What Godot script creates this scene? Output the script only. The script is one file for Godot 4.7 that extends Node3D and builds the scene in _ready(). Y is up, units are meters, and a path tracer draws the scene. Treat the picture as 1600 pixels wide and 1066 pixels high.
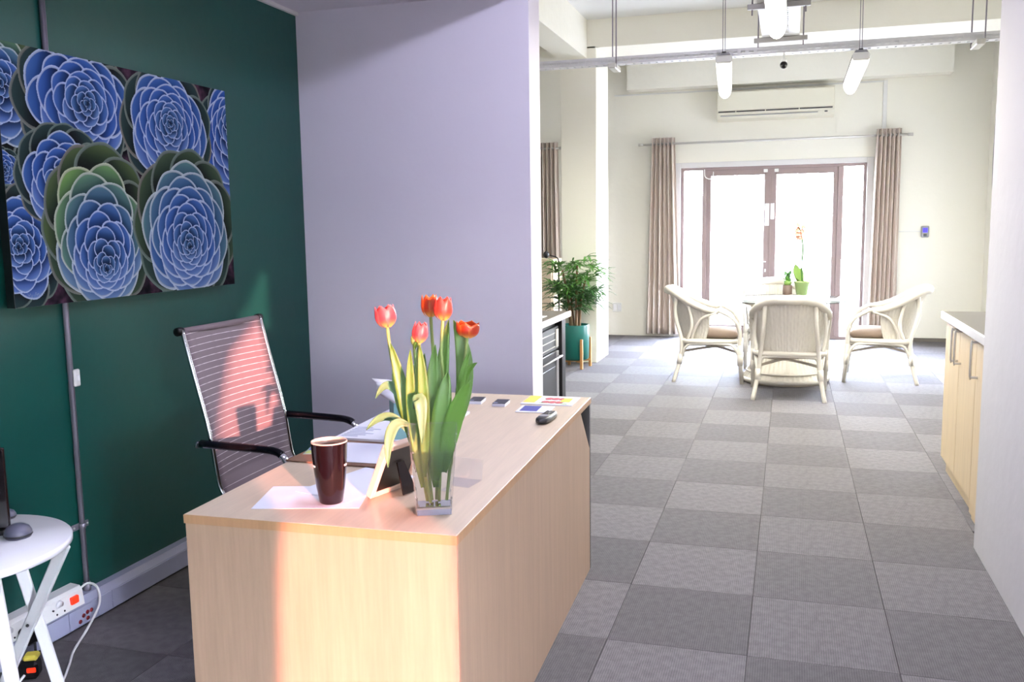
extends Node3D
# A small office: reception desk by a green wall, a meeting corner with wicker chairs by the far doors.

var M := {}
var taken := {}
var rng := RandomNumberGenerator.new()

func _ready():
	rng.seed = 7
	# ---- camera ----
	var cam := Camera3D.new()
	cam.name = "camera"
	add_child(cam)
	cam.position = V(0, 1.48, 0)
	cam.basis = Basis(Vector3.UP, deg_to_rad(16.978)) * Basis(Vector3.RIGHT, deg_to_rad(-7.294)) * Basis(Vector3.BACK, deg_to_rad(-0.846))
	cam.fov = rad_to_deg(2.0 * atan(533.0 / 1418.6))
	cam.near = 0.05
	cam.far = 200.0
	cam.current = true
	# ---- sky, exposure ----
	var we := WorldEnvironment.new()
	we.name = "environment"
	var env := Environment.new()
	env.background_mode = Environment.BG_SKY
	var sky := Sky.new()
	var sm := ProceduralSkyMaterial.new()
	sm.sky_top_color = Color(0.80, 0.85, 0.96)
	sm.sky_horizon_color = Color(0.94, 0.95, 0.98)
	sm.ground_bottom_color = Color(0.62, 0.60, 0.58)
	sm.ground_horizon_color = Color(0.88, 0.88, 0.9)
	sm.sky_energy_multiplier = 8.0
	sm.ground_energy_multiplier = 3.6
	sm.sun_angle_max = 4.0
	sky.sky_material = sm
	env.sky = sky
	env.tonemap_mode = Environment.TONE_MAPPER_LINEAR
	env.tonemap_exposure = 1.0
	env.sdfgi_enabled = true
	env.ssao_enabled = true
	env.ssil_enabled = true
	we.environment = env
	add_child(we)
	# ---- low evening sun ----
	var sun := DirectionalLight3D.new()
	sun.name = "sun"
	add_child(sun)
	sun.basis = Basis.looking_at(-V(0.679, 0.105, 0.735), Vector3.UP)
	sun.light_color = Color(1.0, 0.62, 0.55)
	sun.light_energy = 7.6
	sun.light_angular_distance = 0.9
	sun.shadow_enabled = true
	# ---- materials, setting, things ----
	make_materials()
	build_floor()
	build_shell()
	build_beams()
	build_doors()
	build_outside()
	build_lamps()
	build_trays()
	build_wall_fittings()
	build_curtains()
	build_cabinets()
	build_kitchen()
	build_dining()
	build_floor_plant()
	build_desk()
	build_office_chair()
	build_desk_items()
	build_tulips()
	build_painting()
	build_side_table()
	build_power()

# ======================================================== helpers
func V(x, y, z) -> Vector3:
	return Vector3(x, y, z)

func numbered(n: String) -> String:
	if not taken.has(n):
		taken[n] = 0
		return n
	taken[n] += 1
	return "%s_%03d" % [n, taken[n]]

func tag(o, label: String, category := "", group := "", kind := ""):
	o.set_meta("label", label)
	if category != "": o.set_meta("category", category)
	if group != "": o.set_meta("group", group)
	if kind != "": o.set_meta("kind", kind)
	return o

func thing(called: String, label: String, category: String, at := Vector3.ZERO, turn := 0.0, group := "") -> Node3D:
	var o := Node3D.new()
	o.name = numbered(called)
	add_child(o)
	o.position = at
	o.rotation.y = turn
	tag(o, label, category, group)
	return o

func obj(called: String, src, mat: Material, parent = self) -> MeshInstance3D:
	var mesh
	if src is SurfaceTool:
		src.generate_normals()
		mesh = src.commit()
	else:
		mesh = src
	var o := MeshInstance3D.new()
	o.mesh = mesh
	o.material_override = mat
	if parent == self:
		o.name = numbered(called)
	else:
		o.name = called
	parent.add_child(o, true)
	return o

func struct(called: String, src, mat, label: String, parent = self):
	var o = obj(called, src, mat, parent)
	o.set_meta("label", label)
	o.set_meta("kind", "structure")
	return o

func copy_of(root: Node3D, at: Vector3, turn: float, label: String):
	var r = root.duplicate()
	r.name = numbered(String(root.name).rstrip("0123456789").trim_suffix("_"))
	add_child(r)
	r.position = at
	r.rotation.y = turn
	r.set_meta("label", label)
	return r

func S(smooth := false) -> SurfaceTool:
	var st := SurfaceTool.new()
	st.begin(Mesh.PRIMITIVE_TRIANGLES)
	st.set_smooth_group(0 if smooth else -1)
	return st

func tri(st: SurfaceTool, a: Vector3, b: Vector3, c: Vector3):   # counter-clockwise seen from outside
	st.add_vertex(a); st.add_vertex(c); st.add_vertex(b)

func quad(st: SurfaceTool, a, b, c, d):
	tri(st, a, b, c)
	tri(st, a, c, d)

func quadn(st: SurfaceTool, a: Vector3, b: Vector3, c: Vector3, d: Vector3, n: Vector3):
	if (b - a).cross(c - a).dot(n) >= 0: quad(st, a, b, c, d)
	else: quad(st, a, d, c, b)

func trin(st: SurfaceTool, a: Vector3, b: Vector3, c: Vector3, n: Vector3):
	if (b - a).cross(c - a).dot(n) >= 0: tri(st, a, b, c)
	else: tri(st, a, c, b)

func ax(a: int, va: float, u: int, vu: float, w: int, vw: float) -> Vector3:
	var p := Vector3.ZERO
	p[a] = va; p[u] = vu; p[w] = vw
	return p

func box(st: SurfaceTool, c: Vector3, s: Vector3, b := 0.0, xf := Transform3D.IDENTITY):   # centre, size, chamfer
	var h := s * 0.5
	b = minf(b, minf(h.x, minf(h.y, h.z)) * 0.9)
	var T := xf * Transform3D(Basis.IDENTITY, c)
	var R := T.basis
	for a in 3:
		var u := (a + 1) % 3
		var w := (a + 2) % 3
		for s1 in [-1.0, 1.0]:
			var n := R * ax(a, s1, u, 0, w, 0)
			quadn(st, T * ax(a, h[a] * s1, u, -h[u] + b, w, -h[w] + b), T * ax(a, h[a] * s1, u, h[u] - b, w, -h[w] + b), T * ax(a, h[a] * s1, u, h[u] - b, w, h[w] - b), T * ax(a, h[a] * s1, u, -h[u] + b, w, h[w] - b), n)
		if b > 0.0:
			for su in [-1.0, 1.0]:
				for sw in [-1.0, 1.0]:
					var la := h[a] - b
					quadn(st, T * ax(a, -la, u, su * h[u], w, sw * (h[w] - b)), T * ax(a, la, u, su * h[u], w, sw * (h[w] - b)), T * ax(a, la, u, su * (h[u] - b), w, sw * h[w]), T * ax(a, -la, u, su * (h[u] - b), w, sw * h[w]), R * ax(a, 0, u, su, w, sw))
	if b > 0.0:
		for sx in [-1.0, 1.0]:
			for sy in [-1.0, 1.0]:
				for sz in [-1.0, 1.0]:
					trin(st, T * V(sx * h.x, sy * (h.y - b), sz * (h.z - b)), T * V(sx * (h.x - b), sy * h.y, sz * (h.z - b)), T * V(sx * (h.x - b), sy * (h.y - b), sz * h.z), R * V(sx, sy, sz))

func bx(st: SurfaceTool, x0, x1, y0, y1, z0, z1, b := 0.0):
	box(st, V((x0 + x1) * 0.5, (y0 + y1) * 0.5, (z0 + z1) * 0.5), V(absf(x1 - x0), absf(y1 - y0), absf(z1 - z0)), b)

func onebox(x0, x1, y0, y1, z0, z1, b := 0.0) -> SurfaceTool:
	var st := S()
	bx(st, x0, x1, y0, y1, z0, z1, b)
	return st

func frames(pts: Array) -> Array:
	var out := []
	var up := Vector3.UP
	var t0: Vector3 = (pts[1] - pts[0]).normalized()
	if absf(t0.dot(up)) > 0.95: up = Vector3.RIGHT
	var n: Vector3 = (up - t0 * up.dot(t0)).normalized()
	for i in pts.size():
		var t: Vector3
		if i == 0: t = pts[1] - pts[0]
		elif i == pts.size() - 1: t = pts[i] - pts[i - 1]
		else: t = (pts[i + 1] - pts[i]).normalized() + (pts[i] - pts[i - 1]).normalized()
		t = t.normalized()
		n = (n - t * n.dot(t)).normalized()
		out.append([n, t.cross(n).normalized(), t])
	return out

func tube(st: SurfaceTool, pts: Array, r, sides := 8, caps := true, flat := 1.0):   # r: number or one per point
	var fr := frames(pts)
	var rings := []
	for i in pts.size():
		var rr: float = r[i] if r is Array else r
		var ring := []
		for k in sides:
			var a := TAU * k / sides
			ring.append(pts[i] + fr[i][0] * cos(a) * rr + fr[i][1] * sin(a) * rr * flat)
		rings.append(ring)
	for i in pts.size() - 1:
		for k in sides:
			var k2 := (k + 1) % sides
			quad(st, rings[i][k], rings[i][k2], rings[i + 1][k2], rings[i + 1][k])
	if caps:
		for k in range(1, sides - 1):
			tri(st, rings[0][0], rings[0][k + 1], rings[0][k])
			tri(st, rings[-1][0], rings[-1][k], rings[-1][k + 1])

func ring(st: SurfaceTool, pts: Array, r, sides := 8):   # closed tube
	var p := pts.duplicate()
	p.append(pts[0])
	tube(st, p, r, sides, false)

func smooth(pts: Array, n := 6) -> Array:   # Catmull-Rom through the points
	var out := []
	for i in pts.size() - 1:
		var p0: Vector3 = pts[maxi(i - 1, 0)]
		var p1: Vector3 = pts[i]
		var p2: Vector3 = pts[i + 1]
		var p3: Vector3 = pts[mini(i + 2, pts.size() - 1)]
		for k in n:
			out.append(p1.cubic_interpolate(p2, p0, p3, float(k) / n))
	out.append(pts[-1])
	return out

func lathe(st: SurfaceTool, prof: Array, seg := 32, at := Vector3.ZERO, ribs := 0, amp := 0.0):   # profile of Vector2(radius, height), bottom to top outside
	for i in prof.size() - 1:
		for k in seg:
			var q := []
			for e in [[i, k], [i, k + 1], [i + 1, k + 1], [i + 1, k]]:
				var a: float = TAU * (e[1] % seg) / seg
				var r: float = prof[e[0]].x
				if ribs > 0 and r > 0.0: r += amp * cos(a * ribs)
				q.append(at + V(r * sin(a), prof[e[0]].y, r * cos(a)))
			if prof[i].x < 1e-6: tri(st, q[0], q[2], q[3])
			elif prof[i + 1].x < 1e-6: tri(st, q[0], q[1], q[2])
			else: quad(st, q[0], q[1], q[2], q[3])

func sheet(st: SurfaceTool, g: Array, thick := 0.0):   # g: rows of points; with a thickness both faces and the rim
	var R := g.size()
	var C: int = g[0].size()
	var nn := []
	for i in R:
		var row := []
		for j in C:
			var du: Vector3 = g[i][mini(j + 1, C - 1)] - g[i][maxi(j - 1, 0)]
			var dv: Vector3 = g[mini(i + 1, R - 1)][j] - g[maxi(i - 1, 0)][j]
			row.append(du.cross(dv).normalized() * thick * 0.5)
		nn.append(row)
	for i in R - 1:
		for j in C - 1:
			quad(st, g[i][j] + nn[i][j], g[i][j + 1] + nn[i][j + 1], g[i + 1][j + 1] + nn[i + 1][j + 1], g[i + 1][j] + nn[i + 1][j])
			if thick > 0: quad(st, g[i][j] - nn[i][j], g[i + 1][j] - nn[i + 1][j], g[i + 1][j + 1] - nn[i + 1][j + 1], g[i][j + 1] - nn[i][j + 1])
	if thick > 0:
		for j in C - 1:
			quad(st, g[0][j] - nn[0][j], g[0][j + 1] - nn[0][j + 1], g[0][j + 1] + nn[0][j + 1], g[0][j] + nn[0][j])
			quad(st, g[R - 1][j] + nn[R - 1][j], g[R - 1][j + 1] + nn[R - 1][j + 1], g[R - 1][j + 1] - nn[R - 1][j + 1], g[R - 1][j] - nn[R - 1][j])
		for i in R - 1:
			quad(st, g[i][0] + nn[i][0], g[i + 1][0] + nn[i + 1][0], g[i + 1][0] - nn[i + 1][0], g[i][0] - nn[i][0])
			quad(st, g[i][C - 1] - nn[i][C - 1], g[i + 1][C - 1] - nn[i + 1][C - 1], g[i + 1][C - 1] + nn[i + 1][C - 1], g[i][C - 1] + nn[i][C - 1])

func prism(st: SurfaceTool, poly: Array, y0: float, y1: float):   # convex polygon of Vector2(x, z), extruded in y
	var c := Vector2.ZERO
	for p in poly: c += p / poly.size()
	var n := poly.size()
	for i in n:
		var a: Vector2 = poly[i]
		var b: Vector2 = poly[(i + 1) % n]
		var mid := (a + b) * 0.5 - c
		quadn(st, V(a.x, y0, a.y), V(b.x, y0, b.y), V(b.x, y1, b.y), V(a.x, y1, a.y), V(mid.x, 0, mid.y))
		trin(st, V(c.x, y1, c.y), V(a.x, y1, a.y), V(b.x, y1, b.y), Vector3.UP)
		trin(st, V(c.x, y0, c.y), V(a.x, y0, a.y), V(b.x, y0, b.y), Vector3.DOWN)

func ball(st: SurfaceTool, c: Vector3, r: Vector3, seg := 14, rows := 8):
	var prof := []
	for i in rows + 1:
		var a := -PI / 2 + PI * i / rows
		prof.append(Vector2(maxf(cos(a), 0.0), sin(a)))
	var tmp := S(true)
	for i in rows:
		for k in seg:
			var q := []
			for e in [[i, k], [i, k + 1], [i + 1, k + 1], [i + 1, k]]:
				var a: float = TAU * (e[1] % seg) / seg
				q.append(c + V(prof[e[0]].x * sin(a), prof[e[0]].y, prof[e[0]].x * cos(a)) * r)
			if i == 0: tri(st, q[0], q[2], q[3])
			elif i == rows - 1: tri(st, q[0], q[1], q[2])
			else: quad(st, q[0], q[1], q[2], q[3])

func wire(st: SurfaceTool, pts: Array, r: float, sides := 6):
	tube(st, smooth(pts, 6), r, sides)

# ======================================================== materials
func std(called: String, col: Color, rough := 0.6, metal := 0.0) -> StandardMaterial3D:
	var m := StandardMaterial3D.new()
	m.albedo_color = col
	m.roughness = rough
	m.metallic = metal
	M[called] = m
	return m

func noise(seed_: int, freq: float, octaves := 3) -> FastNoiseLite:
	var n := FastNoiseLite.new()
	n.seed = seed_
	n.frequency = freq
	n.fractal_octaves = octaves
	return n

func tex_from(w: int, h: int, f: Callable) -> ImageTexture:
	var data := PackedByteArray()
	data.resize(w * h * 3)
	var k := 0
	for y in h:
		for x in w:
			var c: Color = f.call(x, y)
			data[k] = clampi(int(c.r * 255.0), 0, 255)
			data[k + 1] = clampi(int(c.g * 255.0), 0, 255)
			data[k + 2] = clampi(int(c.b * 255.0), 0, 255)
			k += 3
	var im := Image.create_from_data(w, h, false, Image.FORMAT_RGB8, data)
	im.generate_mipmaps()
	return ImageTexture.create_from_image(im)

func triplanar(m: StandardMaterial3D, t: Texture2D, scale: Vector3, world := false):
	m.albedo_texture = t
	m.uv1_triplanar = true
	m.uv1_world_triplanar = world
	m.uv1_scale = scale
	m.uv1_triplanar_sharpness = 8.0

func bump(m: StandardMaterial3D, seed_: int, freq: float, strength: float, scale: Vector3):
	var n := noise(seed_, freq, 4)
	var im := n.get_seamless_image(256, 256)
	im.convert(Image.FORMAT_RGBA8)
	im.bump_map_to_normal_map(strength)
	m.normal_enabled = true
	m.normal_texture = ImageTexture.create_from_image(im)
	m.normal_scale = 1.0
	m.uv1_triplanar = true
	m.uv1_scale = scale

func make_materials():
	bump(std("cream", Color(0.955, 0.945, 0.895), 0.85), 3, 0.02, 0.5, Vector3.ONE * 1.2)
	bump(std("white_wall", Color(0.88, 0.872, 0.862), 0.85), 4, 0.02, 0.4, Vector3.ONE * 1.2)
	bump(std("passage_wall", Color(0.81, 0.80, 0.80), 0.85), 8, 0.02, 0.4, Vector3.ONE * 1.2)
	bump(std("grey_wall", Color(0.92, 0.90, 0.93), 0.8), 5, 0.02, 0.35, Vector3.ONE * 1.2)
	bump(std("green", Color(0.01, 0.265, 0.232), 0.48), 6, 0.03, 0.2, Vector3.ONE * 1.5)
	std("ceiling", Color(0.90, 0.90, 0.89), 0.9)
	std("white", Color(0.92, 0.92, 0.92), 0.45)
	std("white_gloss", Color(0.93, 0.93, 0.95), 0.18)
	std("plastic_white", Color(0.90, 0.90, 0.88), 0.35)
	std("ac_cream", Color(0.90, 0.885, 0.81), 0.4)
	std("grey_plastic", Color(0.34, 0.34, 0.40), 0.3)
	std("plastic_grey", Color(0.68, 0.67, 0.66), 0.5)
	std("mid_grey", Color(0.55, 0.55, 0.56), 0.4)
	std("trunking", Color(0.62, 0.63, 0.72), 0.3)
	std("black", Color(0.02, 0.02, 0.022), 0.35)
	std("black_gloss", Color(0.03, 0.018, 0.022), 0.08)
	std("coffee_mug", Color(0.095, 0.04, 0.05), 0.1)
	std("dark_grey", Color(0.24, 0.235, 0.23), 0.6)
	std("oven_black", Color(0.05, 0.05, 0.055), 0.45)
	std("charcoal", Color(0.09, 0.09, 0.10), 0.4)
	std("chrome", Color(0.80, 0.80, 0.82), 0.08, 1.0)
	std("steel", Color(0.80, 0.79, 0.77), 0.38, 0.6)
	std("galvanised", Color(0.86, 0.86, 0.87), 0.5, 0.35)
	std("pipe_grey", Color(0.52, 0.50, 0.54), 0.4, 0.4)
	std("arm_dark", Color(0.12, 0.12, 0.15), 0.15, 0.7)
	std("door_brown", Color(0.56, 0.49, 0.475), 0.5)
	std("curtain", Color(0.83, 0.775, 0.725), 0.9)
	M.curtain.backlight_enabled = true
	M.curtain.backlight = Color(0.35, 0.32, 0.29)
	M.curtain.rim_enabled = true
	M.curtain.rim = 0.3
	std("wicker", Color(0.85, 0.83, 0.785), 0.6)
	std("wicker_dark", Color(0.74, 0.70, 0.64), 0.7)
	std("cushion", Color(0.56, 0.49, 0.43), 0.95)
	std("soil", Color(0.16, 0.10, 0.07), 1.0)
	std("pot_teal", Color(0.06, 0.37, 0.33), 0.35)
	std("pot_green", Color(0.52, 0.60, 0.37), 0.4)
	std("pot_brown", Color(0.36, 0.29, 0.25), 0.5)
	std("leaf_dark", Color(0.20, 0.38, 0.15), 0.45)
	std("leaf_plant", Color(0.32, 0.52, 0.20), 0.5)
	std("leaf_orchid", Color(0.42, 0.54, 0.25), 0.4)
	std("orchid", Color(0.96, 0.76, 0.67), 0.6)
	std("cane", Color(0.50, 0.40, 0.28), 0.8)
	std("tulip_leaf", Color(0.36, 0.52, 0.20), 0.42)
	std("tulip_leaf_pale", Color(0.40, 0.56, 0.38), 0.45)
	std("tulip_stem", Color(0.56, 0.66, 0.36), 0.45)
	std("petal_red", Color(1, 1, 1), 0.4)
	std("petal_pink", Color(1, 1, 1), 0.4)
	std("petal_orange", Color(1, 1, 1), 0.4)
	std("stamen", Color(0.85, 0.62, 0.22), 0.6)
	for k in ["petal_red", "petal_pink", "petal_orange"]:
		M[k].vertex_color_use_as_albedo = true
	for k in ["leaf_dark", "leaf_plant", "leaf_orchid", "tulip_leaf", "tulip_leaf_pale", "petal_red", "petal_pink", "petal_orange", "orchid"]:
		M[k].backlight_enabled = true
		M[k].backlight = M[k].albedo_color * 0.5 if not k.begins_with("petal") else Color(0.3, 0.12, 0.1)
		M[k].cull_mode = BaseMaterial3D.CULL_DISABLED
	std("paper", Color(0.90, 0.91, 0.95), 0.7)
	std("tissue", Color(0.93, 0.93, 0.95), 0.9)
	std("board_brown", Color(0.48, 0.36, 0.28), 0.6)
	std("frame_wood", Color(0.87, 0.76, 0.68), 0.5)
	std("teal_card", Color(0.42, 0.60, 0.60), 0.5)
	std("plum", Color(0.35, 0.22, 0.28), 0.6)
	std("coral", Color(0.78, 0.36, 0.38), 0.6)
	std("yellow_ink", Color(0.93, 0.86, 0.35), 0.5)
	std("green_ink", Color(0.55, 0.70, 0.42), 0.5)
	std("blue_ink", Color(0.24, 0.27, 0.60), 0.5)
	std("grey_ink", Color(0.66, 0.69, 0.80), 0.6)
	std("card_dark", Color(0.16, 0.18, 0.22), 0.35)
	std("red_plug", Color(0.55, 0.06, 0.09), 0.4)
	std("screen_edge", Color(0.09, 0.025, 0.02), 0.2)
	std("worktop", Color(0.40, 0.375, 0.335), 0.4)
	std("worktop_edge", Color(0.78, 0.77, 0.77), 0.3)
	std("beige_panel", Color(0.87, 0.80, 0.68), 0.5)
	std("ground_pale", Color(0.80, 0.79, 0.77), 0.9)
	std("brick_pale", Color(0.72, 0.68, 0.64), 0.9)
	# glow
	var lit := std("lamp_glow", Color(1, 1, 1), 0.5)
	lit.emission_enabled = true
	lit.emission = Color(1.0, 0.99, 0.95)
	lit.emission_energy_multiplier = 2.2
	var neon := std("red_glow", Color(0.9, 0.15, 0.05), 0.4)
	neon.emission_enabled = true
	neon.emission = Color(1.0, 0.22, 0.06)
	neon.emission_energy_multiplier = 0.9
	var blue := std("blue_screen", Color(0.2, 0.15, 0.8), 0.3)
	blue.emission_enabled = true
	blue.emission = Color(0.22, 0.16, 0.85)
	blue.emission_energy_multiplier = 0.7
	# glass and water
	var gl := std("glass", Color(0.95, 0.97, 0.98, 0.06), 0.02)
	gl.transparency = BaseMaterial3D.TRANSPARENCY_ALPHA
	var gv := std("vase_glass", Color(0.55, 0.62, 0.62, 0.045), 0.02)
	gv.transparency = BaseMaterial3D.TRANSPARENCY_ALPHA
	var tg := std("table_glass", Color(0.86, 0.93, 0.92, 0.16), 0.02)
	tg.transparency = BaseMaterial3D.TRANSPARENCY_ALPHA
	var ac := std("acrylic", Color(0.75, 0.76, 0.82, 0.07), 0.05)
	ac.transparency = BaseMaterial3D.TRANSPARENCY_ALPHA
	var wa := std("water", Color(0.97, 0.99, 0.98, 0.0), 0.0)
	wa.refraction_enabled = true
	wa.refraction_scale = 0.033
	var th := std("thick_glass", Color(0.93, 0.95, 0.97, 0.02), 0.0)
	th.refraction_enabled = true
	th.refraction_scale = 0.05
	# wood
	var nw := noise(21, 0.012, 4)
	var nf := noise(22, 0.06, 3)
	var wt := tex_from(384, 384, func(x, y):
		var g: float = nw.get_noise_2d(x * 3.0, y * 0.22) * 0.5 + nf.get_noise_2d(x * 4.0, y * 0.18) * 0.35
		var k := 1.0 + g * 0.09
		return Color(0.69 * k, 0.582 * k, 0.482 * k))
	var wp := tex_from(384, 384, func(x, y):
		var g: float = nw.get_noise_2d(x * 3.0, y * 0.22) * 0.5 + nf.get_noise_2d(x * 4.0, y * 0.18) * 0.35
		var k := 1.0 + g * 0.07
		return Color(0.87 * k, 0.79 * k, 0.67 * k))
	var wd := std("desk_wood", Color(1, 1, 1), 0.42)
	triplanar(wd, wt, Vector3.ONE * 1.1)
	var dt := std("desk_top", Color(0.97, 0.975, 1.0), 0.3)
	triplanar(dt, wp, Vector3.ONE * 1.1)
	var ed := std("desk_edge", Color(1.0, 0.93, 0.82), 0.4)
	triplanar(ed, wt, Vector3.ONE * 1.1)
	var cw := std("cab_wood", Color(1.0, 0.985, 0.93), 0.45)
	triplanar(cw, wp, Vector3.ONE * 1.4)
	var sw := std("stand_wood", Color(1.0, 0.86, 0.62), 0.5)
	triplanar(sw, wt, Vector3.ONE * 4.0)
	# chair mesh cloth
	std("chair_mesh", Color(0.43, 0.385, 0.405), 0.8)
	std("chair_stripe", Color(0.80, 0.76, 0.78), 0.6)
	# carpet: ribbed loop pile, quarter-turned tiles
	var nc := noise(31, 0.35, 2)
	var nb := noise(32, 0.02, 3)
	for v in 2:
		for t in 4:
			var base: float = [0.362, 0.378, 0.414, 0.428][t]
			if v == 1: continue
			var tx := tex_from(256, 256, func(x, y):
				var rib := 0.5 + 0.5 * sin(TAU * x / 8.0)
				var k: float = 1.0 + (rib - 0.5) * 0.16 + nc.get_noise_2d(x, y + 400 * t) * 0.34 + nb.get_noise_2d(x, y + 300 * t) * 0.10
				return Color(base * k, base * 0.965 * k, base * 0.965 * k))
			var cm := std("carpet_%d" % t, Color(1, 1, 1), 0.85)
			triplanar(cm, tx, Vector3.ONE * 4.0)
			cm.metallic_specular = 0.35
	std("carpet_joint", Color(0.385, 0.375, 0.375), 1.0)

# ======================================================== setting
func build_floor():
	var fl = struct("floor", onebox(-4.7, 2.4, -0.2, -0.006, -12.1, 2.4), M.carpet_joint, "floor under the grey carpet tiles")
	# carpet tiles laid quarter-turned: pale and dark tiles alternate
	var px := 0.486
	var pz := 0.522
	var st := S()
	box(st, V(0, -0.004, 0), V(px - 0.0015, 0.012, pz - 0.0015), 0.0012)
	st.generate_normals()
	var mesh := st.commit()
	for j in range(-2, 21):
		for i in range(-9, 5):
			var x0 := -0.106 + i * px
			var z1 := -2.53 - j * pz
			if x0 + px < -2.5 and z1 > -4.4: continue
			if x0 > 0.83 and z1 > -4.3: continue
			if z1 < -11.6 or x0 < -3.4: continue
			var dark := (i + j) % 2 == 0
			var m = M["carpet_%d" % ((0 if dark else 2) + rng.randi() % 2)]
			var o = obj("carpet_tile", mesh, m, fl)
			o.position = V(x0 + px * 0.5, 0, z1 - pz * 0.5)
			if not dark: o.rotation.y = PI / 2 if absf(px - pz) < 0.001 else PI
	# the rest of the carpet, out of view
	var far := S()
	bx(far, -4.6, -3.52, -0.006, 0.001, -11.9, -4.7)
	bx(far, -2.5, 0.83, -0.006, 0.001, -1.46, 2.2)
	var rest = obj("carpet", far, M.carpet_1, fl)
	rest.set_meta("kind", "stuff")

func build_shell():
	# green wall, the light partition, the far wall with its doorway, right hand walls
	struct("wall_left", onebox(-2.75, -2.55, 0, 2.62, -4.48, 2.4), M.green, "dark green wall behind the reception desk")
	struct("wall_partition", onebox(-4.7, -1.258, 0, 3.55, -4.68, -4.48), M.grey_wall, "pale lilac grey partition wall ending beside the passage")
	var wr := S()
	bx(wr, 0.83, 0.93, 0, 3.55, -4.388, -0.42)
	bx(wr, 0.83, 0.93, 1.80, 3.55, -0.42, 0.52)
	bx(wr, 0.83, 0.93, 0, 0.05, -0.42, 0.52)
	bx(wr, 0.83, 0.93, 0, 3.55, 0.52, 2.4)
	bx(wr, 0.93, 2.4, 0, 3.55, -4.388, -4.2)
	struct("wall_right", wr, M.passage_wall, "white wall at the right edge of the passage")
	# shaped boards leave a narrow leaning opening in that window
	var sb := S()
	for q in [[[-0.43, 0.05], [-0.23, 0.05], [-0.23, 1.45], [-0.43, 1.49]], [[0.53, 0.05], [0.53, 0.95], [0.30, 0.95], [0.35, 0.05]], [[0.53, 0.95], [0.53, 1.25], [0.235, 1.25], [0.30, 0.95]], [[0.53, 1.25], [0.53, 1.45], [0.125, 1.45], [0.235, 1.25]], [[0.53, 1.45], [0.53, 1.62], [-0.20, 1.62], [0.125, 1.45]], [[0.53, 1.62], [0.53, 1.81], [-0.36, 1.81], [-0.20, 1.62]]]:
		var pl := []
		for e in q: pl.append(Vector2(e[0], e[1]))
		prism_x(sb, pl, 0.842, 0.856)
	struct("trim_3", sb, M.white_wall, "white boards shaping the narrow window beside the camera")
	struct("window_2", onebox(0.875, 0.883, 0.05, 1.80, -0.42, 0.52), M.glass, "narrow glazed slot in the white wall beside the camera")
	var we := S()
	bx(we, 2.2, 2.4, 0, 3.55, -12.1, -10.5)
	bx(we, 2.2, 2.4, 0, 3.55, -9.7, -4.388)
	bx(we, 2.2, 2.4, 0, 0.4, -10.5, -9.7)
	bx(we, 2.2, 2.4, 2.3, 3.55, -10.5, -9.7)
	struct("wall_east", we, M.cream, "cream side wall of the meeting area")
	struct("window_3", onebox(2.29, 2.296, 0.4, 2.3, -10.5, -9.7), M.glass, "side window of the meeting area beyond the passage wall")
	struct("wall_outside", onebox(2.4, 3.6, -0.1, 3.6, -9.6, -9.4), M.white_wall, "outer fin wall beside the side window")
	struct("ground_east", onebox(2.4, 14, -0.3, -0.12, -12.1, 0), M.ground_pale, "pale ground outside the side window")
	struct("wall_recess", onebox(1.5, 2.2, 0, 3.55, -5.76, -4.388), M.cream, "wall behind the low cabinets")
	struct("wall_west", onebox(-4.7, -4.5, 0, 3.55, -12.1, -4.68), M.cream, "far left wall of the meeting area")
	var wb := S()
	bx(wb, -4.7, -1.36, 0, 3.55, -12.1, -11.9)
	bx(wb, 0.89, 2.4, 0, 3.55, -12.1, -11.9)
	bx(wb, -1.36, 0.89, 2.17, 3.55, -12.1, -11.9)
	struct("wall_back", wb, M.cream, "cream far wall with the glazed double doors")
	# front wall with a wide shop window behind the camera
	var wf := S()
	bx(wf, -2.75, -0.25, 0, 3.55, 2.2, 2.4)
	bx(wf, 0.55, 0.95, 0, 3.55, 2.2, 2.4)
	bx(wf, -0.25, 0.55, 1.7, 3.55, 2.2, 2.4)
	bx(wf, -0.25, 0.55, 0, 1.1, 2.2, 2.4)
	struct("wall_front", wf, M.white_wall, "white front wall round the shop window behind the camera")
	struct("window_1", onebox(-0.25, 0.55, 1.1, 1.7, 2.28, 2.288), M.glass, "shop window behind the camera")
	struct("wall_outside", onebox(0.83, 0.95, -0.1, 3.2, 2.4, 6.2), M.white_wall, "outer side wall beside the shop window")
	# ceilings
	struct("ceiling", onebox(-4.7, 2.4, 3.55, 3.75, -12.1, 2.4), M.ceiling, "white slab ceiling above the passage and meeting area")
	var cl := S()
	bx(cl, -2.75, -1.258, 2.62, 2.82, -4.48, 2.4)
	bx(cl, -1.358, -1.258, 2.82, 3.55, -4.48, 2.4)
	struct("ceiling_recess", cl, M.grey_wall, "low ceiling over the reception desk")
	struct("trim_1", onebox(-2.55, -2.532, 2.602, 2.62, -4.48, 2.2), M.white_wall, "thin white cove strip along the top of the green wall")
	struct("baseboard_back", onebox(0.90, 2.2, 0, 0.045, -11.9, -11.885, 0.003), M.worktop, "low skirting at the foot of the cream far wall")
	struct("baseboard_left", onebox(-2.55, -2.538, 0, 0.03, -4.48, 2.2, 0.003), M.green, "dark green skirting at the foot of the green wall")

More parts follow.
